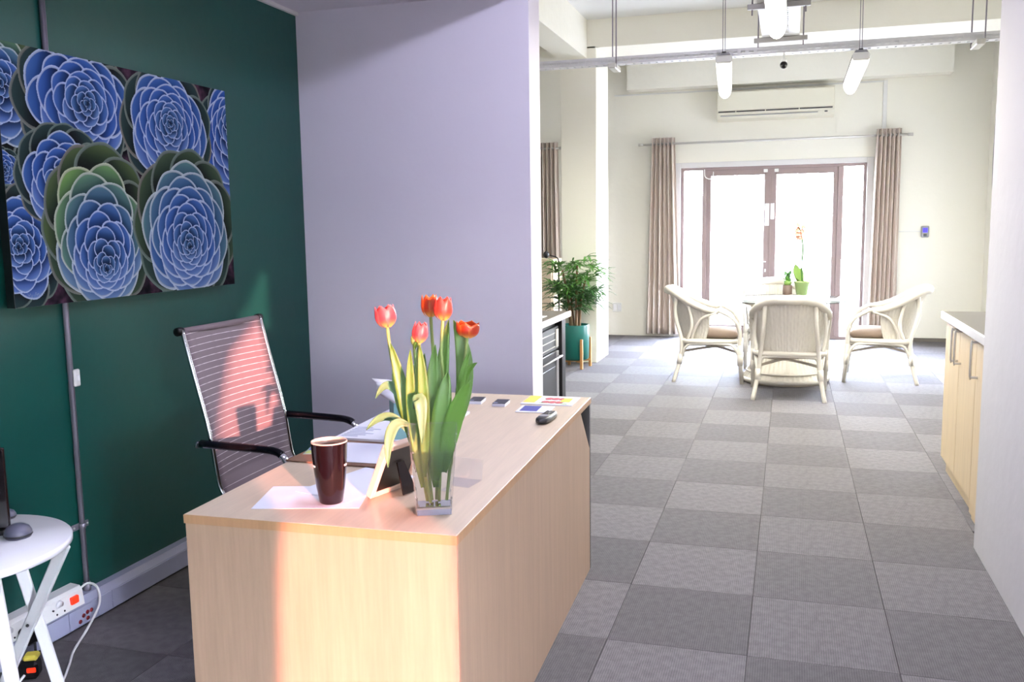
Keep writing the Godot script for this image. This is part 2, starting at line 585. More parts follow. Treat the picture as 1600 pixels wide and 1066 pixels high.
func build_beams():
	struct("pillar", onebox(-2.32, -1.94, 0, 3.29, -10.1, -9.46, 0.006), M.cream, "square cream pillar behind the potted plant")
	struct("beam_cross", onebox(-4.5, 2.2, 3.27, 3.56, -10.42, -9.46), M.cream, "cream ceiling beam crossing above the pillar")
	struct("beam_long", onebox(-2.316, -2.036, 3.166, 3.56, -9.46, -4.68), M.cream, "cream ceiling beam running towards the pillar")
	struct("beam_back", onebox(-2.0, 1.75, 3.14, 3.56, -11.9, -11.66), M.cream, "shallow cream beam on top of the far wall")

func build_doors():
	var z := -11.97
	# white reveal round the opening
	var rv := S()
	bx(rv, -1.42, -1.345, 0, 2.23, -11.99, -11.885, 0.004)
	bx(rv, 0.88, 0.955, 0, 2.23, -11.99, -11.885, 0.004)
	bx(rv, -1.345, 0.88, 2.165, 2.23, -11.99, -11.885, 0.004)
	struct("trim_2", rv, M.white_wall, "white plaster surround of the glazed doors")
	var d := Node3D.new()
	d.name = "door_1"
	add_child(d)
	tag(d, "pair of brown framed glazed doors between two narrow sidelights", "door", "", "structure")
	var fr := S()
	bx(fr, -1.345, -1.305, 0, 2.165, z - 0.04, z + 0.04, 0.004)
	bx(fr, 0.845, 0.88, 0, 2.165, z - 0.04, z + 0.04, 0.004)
	bx(fr, -1.305, 0.845, 2.13, 2.165, z - 0.04, z + 0.04, 0.004)
	bx(fr, -1.075, -1.02, 0.04, 2.13, z - 0.04, z + 0.04, 0.004)
	bx(fr, 0.555, 0.62, 0.04, 2.13, z - 0.04, z + 0.04, 0.004)
	bx(fr, -1.305, 0.845, 0, 0.04, z - 0.04, z + 0.04, 0.004)
	obj("frame", fr, M.door_brown, d)
	for s in [[-1.305, -1.075], [0.62, 0.845]]:
		var p = obj("sidelight_pane", onebox(s[0], s[1], 0.04, 2.13, z - 0.003, z + 0.003), M.glass, d)
	for s in [[-1.021, -0.2405, -1], [-0.2395, 0.556, 1]]:
		var lf := S()
		var a: float = s[0]
		var b: float = s[1]
		bx(lf, a, a + (0.055 if s[2] < 0 else 0.075), 0.039, 2.131, z - 0.025, z + 0.025, 0.004)
		bx(lf, b - (0.075 if s[2] < 0 else 0.055), b, 0.039, 2.131, z - 0.025, z + 0.025, 0.004)
		bx(lf, a + 0.05, b - 0.05, 2.055, 2.131, z - 0.025, z + 0.025, 0.004)
		bx(lf, a + 0.05, b - 0.05, 0.039, 0.16, z - 0.025, z + 0.025, 0.004)
		var leaf = obj("door_leaf", lf, M.door_brown, d)
		if s[2] > 0: obj("astragal", onebox(-0.252, -0.228, 0.05, 2.12, z + 0.0255, z + 0.031, 0.002), M.door_brown, leaf)
		obj("pane", onebox(a + 0.05, b - 0.05, 0.15, 2.06, z - 0.003, z + 0.003), M.glass, leaf)
	# magnet locks at the head, white exit switch and plate on the meeting stile, lever handle
	for x in [-0.30, -0.17]:
		obj("door_contact", onebox(x - 0.025, x + 0.025, 2.085, 2.125, z + 0.026, z + 0.05, 0.004), M.plastic_white, d)
	obj("lock_plate", onebox(-0.30, -0.248, 1.42, 1.70, z + 0.026, z + 0.045, 0.004), M.plastic_white, d)
	obj("lock_plate", onebox(-0.235, -0.19, 1.50, 1.70, z + 0.026, z + 0.045, 0.004), M.plastic_white, d)
	obj("keyhole", onebox(-0.295, -0.275, 0.84, 0.88, z + 0.026, z + 0.035, 0.003), M.steel, d)
	var hd := S(true)
	wire(hd, [V(-0.285, 0.97, z + 0.02), V(-0.285, 0.97, z + 0.07), V(-0.30, 0.97, z + 0.075), V(-0.40, 0.965, z + 0.07)], 0.008)
	obj("handle", hd, M.steel, d)
	var cb := S(true)
	wire(cb, [V(-1.05, 2.14, z + 0.045), V(-1.04, 2.05, z + 0.05), V(-0.98, 2.02, z + 0.05), V(-0.945, 2.06, z + 0.035), V(-0.94, 2.11, z + 0.03)], 0.006)
	obj("door_cable", cb, M.plastic_white, d)

func build_outside():
	struct("ground_outside", onebox(-14, 14, -0.3, -0.12, -40, -12.1), M.ground_pale, "pale paved ground outside the glazed doors")
	struct("ground_front", onebox(-12, 12, -0.3, -0.12, 2.4, 30), M.ground_pale, "pale pavement outside the shop window")

func area(called: String, at: Vector3, size: Vector2, energy: float, col: Color, parent = self):
	var l := AreaLight3D.new()
	l.name = called
	parent.add_child(l, true)
	l.area_size = size
	l.light_energy = energy
	l.light_color = col
	l.area_range = 20.0
	l.area_attenuation = 2.0
	l.shadow_enabled = true
	l.position = at
	l.rotation = V(-PI / 2, 0, 0)

func lamp(called: String, label: String, x: float, y: float, z0: float, z1: float, rods: Array, top: float, energy: float, col: Color, turn := 0.0, down := 1.5, around := 0.02):
	var L := z0 - z1
	var o := thing(called, label, "lamp", V(x, y, (z0 + z1) * 0.5), turn, "sealed strip lights hanging from the ceiling")
	var hs := S()
	var prof := [Vector2(-0.055, -0.012), Vector2(0.055, -0.012), Vector2(0.058, 0.012), Vector2(0.035, 0.045), Vector2(-0.035, 0.045), Vector2(-0.058, 0.012)]
	sweep(hs, prof, L)
	obj("housing", hs, M.mid_grey, o)
	var df := S(true)
	var p2 := []
	for k in 11:
		var a := PI + PI * k / 10.0
		p2.append(Vector2(cos(a) * 0.056, sin(a) * 0.085 - 0.008))
	sweep(df, p2, L - 0.03)
	obj("diffuser", df, M.lamp_glow, o)
	for e in [-1, 1]:
		var cp := S()
		box(cp, V(0, 0.0, e * (L * 0.5 + 0.006)), V(0.112, 0.055, 0.02), 0.012)
		obj("end_cap", cp, M.plastic_white, o)
	for r in rods:
		var rd := S(true)
		tube(rd, [V(-0.008, 0.045, r), V(-0.014, top - y - 0.08, r)], 0.0025, 6)
		tube(rd, [V(0.008, 0.045, r), V(0.0, top - y - 0.08, r)], 0.0025, 6)
		obj("suspension_wire", rd, M.pipe_grey, o)
		var rs := S(true)
		lathe(rs, [Vector2(0, -0.11), Vector2(0.018, -0.11), Vector2(0.022, -0.07), Vector2(0.04, -0.01), Vector2(0.04, 0), Vector2(0, 0)], 12, V(0, top - y, r))
		obj("ceiling_rose", rs, M.mid_grey, o)
		var cl := S()
		box(cl, V(0, 0.05, r), V(0.03, 0.022, 0.03), 0.004)
		obj("clip", cl, M.charcoal, o)
	area("lamp_light", V(0, -0.13, 0), Vector2(0.1, L - 0.1), energy * down, col, o)
	for k in 3:
		var l := OmniLight3D.new()
		l.name = "lamp_light"
		o.add_child(l, true)
		l.position = V(0, -0.125, (k - 1) * L * 0.33)
		l.light_energy = energy * around
		l.light_color = col
		l.light_size = 0.05
		l.omni_range = 20.0
		l.omni_attenuation = 2.0
		l.shadow_enabled = true

func sweep(st: SurfaceTool, prof: Array, length: float):   # convex outline of Vector2(x, y), swept along z, closed
	var n := prof.size()
	var c := Vector2.ZERO
	for p in prof: c += p / n
	for i in n:
		var a: Vector2 = prof[i]
		var b: Vector2 = prof[(i + 1) % n]
		var mid := (a + b) * 0.5 - c
		quadn(st, V(a.x, a.y, -length * 0.5), V(b.x, b.y, -length * 0.5), V(b.x, b.y, length * 0.5), V(a.x, a.y, length * 0.5), V(mid.x, mid.y, 0))
		trin(st, V(c.x, c.y, length * 0.5), V(a.x, a.y, length * 0.5), V(b.x, b.y, length * 0.5), V(0, 0, 1))
		trin(st, V(c.x, c.y, -length * 0.5), V(a.x, a.y, -length * 0.5), V(b.x, b.y, -length * 0.5), V(0, 0, -1))

func build_lamps():
	var warm := Color(1.0, 0.985, 0.93)
	var cool := Color(0.87, 0.86, 1.0)
	lamp("strip_lamp", "white strip lamp left of the air conditioner, hanging by two wires", -0.515, 2.62, -6.78, -8.2, [0.66], 3.55, 4.8, warm, 0.06)
	lamp("strip_lamp", "white strip lamp slanting at the right end of the air conditioner", 0.45, 2.60, -6.9, -8.2, [0.60], 3.55, 4.8, warm, -0.006)
	lamp("strip_lamp", "bright strip lamp hung under the middle cable tray, cut by the top of the picture", -0.10, 2.66, -4.5, -5.9, [], 3.55, 2.4, warm, 0.0, 1.9, 0.01)
	lamp("strip_lamp", "strip lamp over the passage just above the top of the picture", -0.45, 3.0, -1.8, -3.2, [], 3.55, 2.8, cool, 0.0, 0.5, 0.25)

func tray_u(st: SurfaceTool, along_x: bool, a: float, b: float, c: float, y: float, w: float, h: float):
	# perforated channel: base strip, two side walls, cross rungs
	var n := int(absf(b - a) / 0.06)
	var lo := minf(a, b)
	for s in [-1.0, 1.0]:
		var o: float = c + s * w * 0.5
		for q in [[0.0, 0.34], [0.68, 1.0]]:
			if along_x: bx(st, a, b, y + h * q[0], y + h * q[1], o - 0.0015, o + 0.0015)
			else: bx(st, o - 0.0015, o + 0.0015, y + h * q[0], y + h * q[1], a, b)
		for k in n:
			var t := lo + (k + 0.5) * absf(b - a) / n
			if along_x: bx(st, t - 0.012, t + 0.012, y + h * 0.34, y + h * 0.68, o - 0.0015, o + 0.0015)
			else: bx(st, o - 0.0015, o + 0.0015, y + h * 0.34, y + h * 0.68, t - 0.012, t + 0.012)
		if along_x: bx(st, a, b, y, y + 0.003, c + s * w * 0.36 - w * 0.14, c + s * w * 0.36 + w * 0.14)
		else: bx(st, c + s * w * 0.36 - w * 0.14, c + s * w * 0.36 + w * 0.14, y, y + 0.003, a, b)
	for k in n:
		var t := lo + (k + 0.5) * absf(b - a) / n
		if along_x: bx(st, t - 0.02, t + 0.02, y, y + 0.003, c - w * 0.23, c + w * 0.23)
		else: bx(st, c - w * 0.23, c + w * 0.23, y, y + 0.003, t - 0.02, t + 0.02)

func build_trays():
	# across the room
	var o := thing("cable_tray", "thin perforated cable tray crossing the room in front of the pillar", "cable tray", V(0, 0, 0))
	var st := S()
	tray_u(st, true, -2.6, 1.62, -7.4, 2.735, 0.10, 0.055)
	obj("channel", st, M.galvanised, o)
	for x in [-1.37, 1.26]:
		for dz in [-0.085, 0.085]:
			var r := S(true)
			tube(r, [V(x + dz * 0.35, 2.70, -7.4 + dz), V(x + dz * 0.35, 3.55, -7.4 + dz)], 0.005, 6)
			obj("hanger_rod", r, M.pipe_grey, o)
		obj("bracket", onebox(x - 0.03, x + 0.03, 2.695, 2.733, -7.52, -7.28, 0.004), M.steel, o)
	# along the passage
	var m := thing("cable_tray", "wide cable tray running overhead along the middle of the passage", "cable tray", V(0, 0, 0))
	var s2 := S()
	tray_u(s2, false, -1.0, -7.26, -0.095, 2.83, 0.26, 0.09)
	obj("channel", s2, M.galvanised, m)
	var cb := S(true)
	for k in 7:
		tube(cb, [V(-0.20 + k * 0.035, 2.85, -1.0), V(-0.20 + k * 0.035, 2.85, -7.25)], 0.012, 8)
	obj("cable_bundle", cb, M.plastic_white, m)
	for z in [-7.22, -6.1, -4.9]:
		var stp := S()
		bx(stp, -0.285, 0.095, 2.795, 2.828, z - 0.015, z + 0.015, 0.003)
		obj("bracket", stp, M.plastic_grey, m)
		for x in [-0.255, 0.065]:
			var r := S(true)
			tube(r, [V(x, 2.76, z), V(x, 3.55, z)], 0.005, 6)
			obj("hanger_rod", r, M.pipe_grey, m)
	# black ball of a dome camera under the crossing
	var c := thing("dome_camera", "small black camera ball hanging below the crossing of the cable trays", "camera", V(-0.07, 2.64, -7.3))
	var b := S(true)
	ball(b, V(0, -0.002, 0), V(0.028, 0.028, 0.028))
	obj("lens_ball", b, M.black, c)
	var bs := S(true)
	lathe(bs, [Vector2(0, 0.02), Vector2(0.022, 0.022), Vector2(0.022, 0.04), Vector2(0.008, 0.05), Vector2(0.008, 0.092), Vector2(0, 0.092)], 16)
	obj("mount", bs, M.plastic_white, c)
	obj("mount_plate", onebox(-0.05, 0.05, 0.085, 0.094, -0.02, 0.02, 0.002), M.steel, c)

func build_wall_fittings():
	# air conditioner
	var a := thing("air_conditioner", "cream split air conditioner high on the far wall above the doors", "air conditioner", V(-0.207, 2.715, -11.9))
	var st := S()
	var prof := [Vector2(0, 0.0), Vector2(0.16, 0.02), Vector2(0.2, 0.07), Vector2(0.205, 0.30), Vector2(0.17, 0.35), Vector2(0, 0.355)]
	var xf := []
	for p in prof: xf.append(p)
	for i in prof.size():
		var p: Vector2 = prof[i]
		var q: Vector2 = prof[(i + 1) % prof.size()]
		var mid := (p + q) * 0.5 - Vector2(0.1, 0.18)
		quadn(st, V(-0.685, p.y, p.x), V(0.685, p.y, p.x), V(0.685, q.y, q.x), V(-0.685, q.y, q.x), V(0, mid.y, mid.x))
		for s in [-1.0, 1.0]: trin(st, V(s * 0.685, 0.18, 0.1), V(s * 0.685, p.y, p.x), V(s * 0.685, q.y, q.x), V(s, 0, 0))
	obj("casing", st, M.ac_cream, a)
	obj("front_panel", onebox(-0.68, 0.68, 0.115, 0.335, 0.195, 0.212, 0.006), M.ac_cream, a)
	for v in [[-0.665, -0.46], [-0.45, -0.11], [-0.10, 0.28], [0.29, 0.665]]:
		obj("air_slot", onebox(v[0], v[1], 0.093, 0.109, 0.192, 0.207, 0.002), M.dark_grey, a)
	obj("louvre", onebox(-0.64, 0.5, 0.048, 0.056, 0.186, 0.204, 0.002), M.mid_grey, a)
	obj("receiver_window", onebox(0.575, 0.61, 0.05, 0.065, 0.178, 0.203, 0.003), M.dark_grey, a)
	# white cable trunking beside it
	var t := S()
	bx(t, -2.2, 1.03, 3.10, 3.118, -11.9, -11.885, 0.002)
	bx(t, 1.03, 1.075, 2.44, 3.118, -11.9, -11.882, 0.002)
	tag(obj("wall_conduit", t, M.plastic_white), "slim white cable trunking bending down the far wall right of the air conditioner", "conduit")
	# double socket, access reader
	var s := thing("wall_socket", "white double wall socket low on the far wall behind the pillar", "socket", V(-2.165, 0.376, -11.9))
	obj("plate", onebox(-0.06, 0.06, -0.06, 0.06, 0, 0.014, 0.004), M.plastic_white, s)
	for x in [-0.028, 0.028]:
		obj("rocker", onebox(x - 0.02, x + 0.02, -0.035, 0.035, 0.013, 0.019, 0.003), M.white, s)
	var r := thing("access_reader", "small grey access reader with a blue screen right of the curtain", "access reader", V(1.549, 1.327, -11.9))
	obj("case", onebox(-0.043, 0.043, -0.068, 0.068, 0, 0.035, 0.008), M.mid_grey, r)
	obj("screen", onebox(-0.026, 0.026, -0.01, 0.045, 0.034, 0.037, 0.001), M.blue_screen, r)
	obj("finger_pad", onebox(-0.018, 0.018, -0.055, -0.025, 0.033, 0.038, 0.003), M.charcoal, r)
	tag(obj("reader_conduit", onebox(1.26, 1.505, 1.325, 1.337, -11.9, -11.888, 0.002), M.plastic_white), "short thin cable cover leading from the curtain to the access reader", "conduit")
	var cd := S(true)
	wire(cd, [V(0.845, 2.38, -4.396), V(0.838, 2.1, -4.396), V(0.832, 1.75, -4.396), V(0.836, 1.55, -4.396)], 0.004)
	tag(obj("cable", cd, M.mid_grey), "thin grey cable clipped down the end of the white passage wall", "cable")
	var kb := S()
	bx(kb, 0.832, 0.848, 2.06, 2.075, -4.41, -4.388, 0.003)
	tag(obj("cable_clip", kb, M.white), "tiny white clip on the end of the white passage wall", "clip")

func curtain_panel(x0t, x1t, x0b, x1b, z, label, waves):
	var g := []
	var rows := 22
	var cols: int = waves * 10
	for i in rows + 1:
		var t := float(i) / rows
		var y := 2.545 - t * 2.5
		var row := []
		for j in cols + 1:
			var u := float(j) / cols
			var ph: float = u * TAU * waves
			var amp := 0.045 * (1.0 + 0.15 * sin(u * 17.0 + t * 2.0))
			var sharp := sin(ph + 0.35 * sin(t * 3.0 + u * 9.0) * t)
			row.append(V(lerpf(lerpf(x0t, x0b, t), lerpf(x1t, x1b, t), u) + 0.008 * sin(ph * 2.0), y, z + amp * sharp))
		g.append(row)
	var st := S(true)
	sheet(st, g, 0.003)
	var o := thing("curtain", label, "curtain", Vector3.ZERO, 0.0, "taupe eyelet curtains")
	obj("drape", st, M.curtain, o)
	for k in waves:
		var x: float = lerpf(x0t, x1t, (k + 0.5) / waves)
		var e := S(true)
		var pts := []
		for q in 12:
			pts.append(V(x, 2.468 + cos(TAU * q / 12) * 0.024, z + sin(TAU * q / 12) * 0.024))
		ring(e, pts, 0.004, 6)
		obj("eyelet", e, M.steel, o)

func build_curtains():
	curtain_panel(-1.70, -1.41, -1.76, -1.33, -11.79, "taupe curtain gathered at the left of the glazed doors", 6)
	curtain_panel(0.965, 1.24, 0.93, 1.25, -11.79, "taupe curtain gathered at the right of the glazed doors", 6)
	curtain_panel(-3.25, -2.93, -3.27, -2.90, -11.79, "taupe curtain seen left of the pillar behind the potted plant", 6)
	for r in [[-1.84, 1.335, "long steel curtain rod above the glazed doors"], [-4.3, -2.88, "steel curtain rod end left of the pillar"]]:
		var o := thing("curtain_rod", r[2], "curtain rod", V(0, 2.468, -11.79))
		var st := S(true)
		tube(st, [V(r[0], 0, 0), V(r[1], 0, 0)], 0.014, 10)
		obj("pole", st, M.steel, o)
		for x in [r[0], r[1]]:
			var c := S(true)
			tube(c, [V(x - 0.03, 0, 0), V(x + 0.03, 0, 0)], 0.018, 10)
			obj("finial", c, M.steel, o)
			var b := S(true)
			var bxx: float = x + (0.06 if x == r[0] else -0.06)
			tube(b, [V(bxx, -0.002, 0), V(bxx, -0.002, -0.108)], 0.008, 8)
			obj("wall_bracket", b, M.steel, o)

func handle_bar(parent, x: float, y: float, z: float):
	var st := S(true)
	var L := 0.17
	tube(st, smooth([V(x, y + L * 0.5, z), V(x - 0.030, y + L * 0.5, z), V(x - 0.034, y + L * 0.5 - 0.006, z), V(x - 0.034, y - L * 0.5 + 0.006, z), V(x - 0.030, y - L * 0.5, z), V(x, y - L * 0.5, z)], 3), 0.006, 6)
	obj("handle", st, M.steel, parent)

func build_cabinets():
	# far unit: two doors; near unit: its first door shows, then the passage wall hides it
	var units := [[-5.742, -4.842, "two-door birch base cabinet at the far end under the grey worktop"], [-4.838, -4.395, "birch base cabinet next to the white passage wall, one door showing"]]
	for k in 2:
		var u = units[k]
		var z0: float = u[0]
		var z1: float = u[1]
		var o := thing("base_cabinet", u[2], "cabinet", V(0, 0, 0), 0.0, "low birch cabinets")
		obj("carcass", onebox(0.905, 1.49, 0.085, 0.90, z0, z1, 0.002), M.cab_wood, o)
		obj("plinth", onebox(0.915 if k == 0 else 0.895, 1.45, 0.0, 0.083, z0 + 0.01, z1, 0.002), M.cab_wood, o)
		var doors := [[z0, (z0 + z1) * 0.5 - 0.0015, 1], [(z0 + z1) * 0.5 + 0.0015, z1, -1]] if k == 0 else [[z0, z1, -1]]
		for d in doors:
			var df = obj("door", onebox(0.885, 0.904, 0.09 if k == 0 else 0.03, 0.895, d[0] + 0.0015, d[1] - 0.0015, 0.002), M.cab_wood, o)
			var hz: float = d[1] - 0.045 if d[2] > 0 else d[0] + 0.05
			handle_bar(df, 0.886, 0.80, hz)
	var w := thing("worktop", "grey stone-look worktop with a pale front edge on the birch cabinets", "worktop", V(0, 0, 0))
	obj("slab", onebox(0.862, 1.495, 0.915, 0.945, -5.755, -4.39, 0.003), M.worktop, w)
	obj("front_edge", onebox(0.855, 0.868, 0.902, 0.9465, -5.757, -4.39, 0.004), M.worktop_edge, w)
	obj("underlay", onebox(0.875, 1.49, 0.9005, 0.9145, -5.75, -4.395), M.worktop_edge, w)

func build_kitchen():
	var c := thing("kitchen_counter", "kitchen counter end behind the partition with a stone-look worktop", "counter", V(0, 0, 0))
	obj("slab", onebox(-2.1, -1.40, 0.868, 0.90, -5.93, -4.70, 0.003), M.worktop, c)
	obj("front_edge", onebox(-1.405, -1.392, 0.862, 0.902, -5.935, -4.70, 0.004), M.worktop_edge, c)
	obj("end_panel", onebox(-2.08, -1.425, 0, 0.866, -5.90, -5.80, 0.003), M.black, c)
	obj("carcass", onebox(-2.08, -1.45, 0.0, 0.866, -5.16, -4.72, 0.003), M.black, c)
	var o := thing("oven", "black built-in oven under the kitchen counter behind the partition", "oven", V(0, 0, 0))
	obj("body", onebox(-2.0, -1.47, 0.05, 0.86, -5.79, -5.18, 0.003), M.black, o)
	var cp = obj("control_panel", onebox(-1.47, -1.445, 0.665, 0.815, -5.785, -5.185, 0.003), M.oven_black, o)
	for y in [0.69, 0.735, 0.78]:
		obj("trim_line", onebox(-1.446, -1.441, y - 0.003, y + 0.003, -5.69, -5.2), M.steel, cp)
	obj("button_block", onebox(-1.446, -1.438, 0.68, 0.80, -5.765, -5.70, 0.003), M.steel, cp)
	var dr = obj("door", onebox(-1.47, -1.447, 0.10, 0.655, -5.785, -5.185, 0.004), M.charcoal, o)
	obj("window", onebox(-1.449, -1.443, 0.16, 0.56, -5.70, -5.22, 0.003), M.oven_black, dr)
	obj("door_stile", onebox(-1.449, -1.440, 0.10, 0.655, -5.775, -5.715, 0.003), M.mid_grey, dr)
	var h := S(true)
	tube(h, [V(-1.415, 0.62, -5.76), V(-1.415, 0.62, -5.21)], 0.007, 8)
	tube(h, [V(-1.45, 0.62, -5.74), V(-1.415, 0.62, -5.74)], 0.007, 8)
	obj("handle", h, M.mid_grey, dr)
	tag(obj("paper_sheet", onebox(-1.66, -1.46, 0.9005, 0.904, -5.55, -5.25), M.paper), "white sheet lying on the kitchen counter behind the partition", "paper")
	# tall beige unit and a black pole behind the plant
	var b := thing("tall_cupboard", "beige cupboard side seen behind the plant left of the pillar", "cupboard", V(0, 0, 0))
	obj("side_panel", onebox(-3.5, -2.755, 0.0, 1.055, -11.3, -10.8, 0.004), M.beige_panel, b)
	obj("door", onebox(-3.48, -2.775, 0.06, 1.04, -10.798, -10.78, 0.004), M.beige_panel, b)
	var p := thing("floor_stand", "thin black pole with a round black head behind the potted plant", "stand", V(-2.587, 0, -10.4))
	var ps := S(true)
	tube(ps, [V(0, 0.01, 0), V(0.0, 1.05, 0)], 0.010, 8)
	obj("pole", ps, M.black, p)
	var pb := S(true)
	lathe(pb, [Vector2(0, 0), Vector2(0.12, 0), Vector2(0.12, 0.012), Vector2(0.02, 0.02), Vector2(0, 0.02)], 20)
	obj("base", pb, M.black, p)
	var hd := S(true)
	tube(hd, smooth([V(0, 1.04, 0), V(-0.02, 1.09, 0), V(-0.12, 1.12, 0.0)], 4), 0.007, 6)
	ball(hd, V(-0.15, 1.125, 0.0), V(0.036, 0.042, 0.036))
	obj("head", hd, M.charcoal, p)

# ======================================================== wicker set
func weave(f: Callable, nu: int, nv: int, thick: float, ribs: int, rows: int, amp: float) -> SurfaceTool:
	var g := []
	for i in nv + 1:
		var row := []
		for j in nu + 1:
			var u := float(j) / nu
			var v := float(i) / nv
			var p: Vector3 = f.call(u, v)
			var e := 0.01
			var n: Vector3 = (f.call(minf(u + e, 1.0), v) - f.call(maxf(u - e, 0.0), v)).cross(f.call(u, minf(v + e, 1.0)) - f.call(u, maxf(v - e, 0.0))).normalized()
			row.append(p + n * amp * (absf(sin(PI * u * ribs)) - 0.5 + 0.35 * sin(PI * u * ribs) * sin(PI * v * rows)))
		g.append(row)
	var st := S(true)
	sheet(st, g, thick)
	return st

func rim_curve(a: float) -> Vector3:   # a -1..1 round the back, ends at the arms
	var t := absf(a)
	var ang := a * deg_to_rad(112.0)
	return V(sin(ang) * 0.305, lerpf(0.845, 0.665, smoothstep(0.15, 1.0, t)), -0.05 - cos(ang) * 0.30 - 0.055 * (1.0 - t))

func make_wicker_chair(label: String) -> Node3D:
	var o := thing("wicker_chair", label, "chair", Vector3.ZERO, 0.0, "white wicker armchairs round the table")
	# woven back and sides, from the seat ring up to the rim
	var low := func(a: float) -> Vector3:
		var ang := a * deg_to_rad(100.0)
		return V(sin(ang) * 0.245, 0.395, -0.03 - cos(ang) * 0.235)
	var shell := func(u: float, v: float) -> Vector3:
		var a := (u * 2.0 - 1.0) * 0.86
		var b: Vector3 = low.call(a)
		var t: Vector3 = rim_curve(a)
		return b.lerp(t, v) + V(0, 0, 0.02 * sin(PI * v))
	obj("woven_back", weave(shell, 132, 30, 0.008, 33, 46, 0.006), M.wicker, o)
	# rolled rim
	var pts := []
	var rr := []
	for k in 41:
		var a := -1.0 + 2.0 * k / 40.0
		pts.append(rim_curve(a))
		rr.append(0.028 + 0.014 * (1.0 - absf(a)) + (0.0025 if k % 2 == 0 else -0.0015))
	var st := S(true)
	tube(st, pts, rr, 10)
	obj("rolled_rim", st, M.wicker, o)
	# arms bend down into the front legs
	for s in [-1.0, 1.0]:
		var arm := S(true)
		var e := rim_curve(s)
		var path := smooth([rim_curve(s * 0.8), e, V(s * 0.315, 0.665, 0.09), V(s * 0.325, 0.60, 0.20), V(s * 0.318, 0.50, 0.255), V(s * 0.312, 0.38, 0.262), V(s * 0.308, 0.20, 0.268)], 7)
		tube(arm, path, 0.019, 8)
		obj("arm", arm, M.wicker, o)
		var br := S(true)
		tube(br, smooth([rim_curve(s * 0.55), V(s * 0.285, 0.55, -0.17), V(s * 0.262, 0.40, -0.21)], 6), 0.014, 8)
		tube(br, smooth([V(s * 0.314, 0.655, 0.05), V(s * 0.30, 0.60, -0.08), V(s * 0.275, 0.48, -0.15), V(s * 0.262, 0.40, -0.17)], 6), 0.013, 8)
		obj("brace", br, M.wicker, o)
	for s in [-1.0, 1.0]:
		var fl := S(true)
		tube(fl, [V(s * 0.309, 0.36, 0.262), V(s * 0.307, 0.20, 0.268), V(s * 0.307, 0.19, 0.268), V(s * 0.305, 0.0, 0.285)], [0.023, 0.024, 0.020, 0.017], 8)
		obj("leg", fl, M.wicker, o)
		var rl := S(true)
		tube(rl, smooth([rim_curve(s * 0.36) + V(0, -0.01, 0.0), V(s * 0.205, 0.62, -0.325), V(s * 0.228, 0.40, -0.268), V(s * 0.245, 0.22, -0.275), V(s * 0.285, 0.0, -0.335)], 5), 0.018, 8)
		obj("leg", rl, M.wicker, o)
		for e in [[V(s * 0.246, 0.26, -0.272), V(s * 0.252, 0.17, -0.284), 0.0245], [V(s * 0.3075, 0.27, 0.266), V(s * 0.307, 0.17, 0.269), 0.0255]]:
			var wr := S(true)
			tube(wr, [e[0], e[1]], e[2], 8)
			obj("cane_binding", wr, M.wicker, o)
	# seat frame, skirt band, seat, stretchers
	var sp := []
	for k in 28:
		var a := TAU * k / 28.0
		var q := V(sin(a), 0, cos(a))
		sp.append(V(clampf(q.x * 1.25, -1, 1) * 0.275, 0.385, clampf(q.z * 1.25, -1, 1) * 0.262))
	var sf := S(true)
	ring(sf, sp, 0.024, 8)
	obj("seat_frame", sf, M.wicker, o)
	var seat := func(u: float, v: float) -> Vector3:
		return V((u - 0.5) * 0.52, 0.395, (0.5 - v) * 0.48)
	obj("woven_seat", weave(seat, 60, 60, 0.01, 20, 40, 0.004), M.wicker_dark, o)
	var xs := S(true)
	tube(xs, smooth([V(-0.30, 0.285, 0.262), V(0, 0.315, 0.0), V(0.242, 0.285, -0.268)], 5), 0.012, 8)
	tube(xs, smooth([V(0.30, 0.285, 0.262), V(0, 0.30, 0.0), V(-0.242, 0.285, -0.268)], 5), 0.012, 8)
	obj("cross_stretcher", xs, M.wicker_dark, o)
	var cv := S(true)
	for s in [-1.0, 1.0]:
		tube(cv, smooth([V(-0.248 if s < 0 else -0.306, 0.24, s * 0.266), V(-0.225 if s < 0 else -0.27, 0.335, s * 0.264), V(-0.16, 0.362, s * 0.262), V(0.16, 0.362, s * 0.262), V(0.225 if s < 0 else 0.27, 0.335, s * 0.264), V(0.248 if s < 0 else 0.306, 0.24, s * 0.266)], 5), 0.013, 8)
		tube(cv, smooth([V(s * 0.252, 0.24, -0.262), V(s * 0.268, 0.335, -0.22), V(s * 0.275, 0.362, -0.14), V(s * 0.285, 0.362, 0.14), V(s * 0.30, 0.335, 0.21), V(s * 0.306, 0.24, 0.262)], 5), 0.013, 8)
	obj("curved_brace", cv, M.wicker, o)
	var cu := S(true)
	var cg := []
	for i in 13:
		var row := []
		for j in 13:
			var u := (j - 6) / 6.0
			var v := (6 - i) / 6.0
			var edge := maxf(absf(u), absf(v))
			row.append(V(u * 0.25 * (1.0 - 0.30 * clampf(-v * 1.4, 0.0, 1.0)), 0.418 + 0.055 + 0.018 * (1.0 - u * u) * (1.0 - v * v) - (0.028 if edge > 0.99 else (0.004 if edge > 0.8 else 0.0)), v * 0.225 + 0.035))
		cg.append(row)
	sheet(cu, cg, 0.0)
	var cb := []
	for i in 13:
		var row := []
		for j in 13:
			var p: Vector3 = cg[i][12 - j]
			row.append(V(p.x, 0.405 if maxf(absf(i - 6), absf(j - 6)) < 6 else p.y, p.z))
		cb.append(row)
	sheet(cu, cb, 0.0)
	obj("cushion", cu, M.cushion, o)
	return o

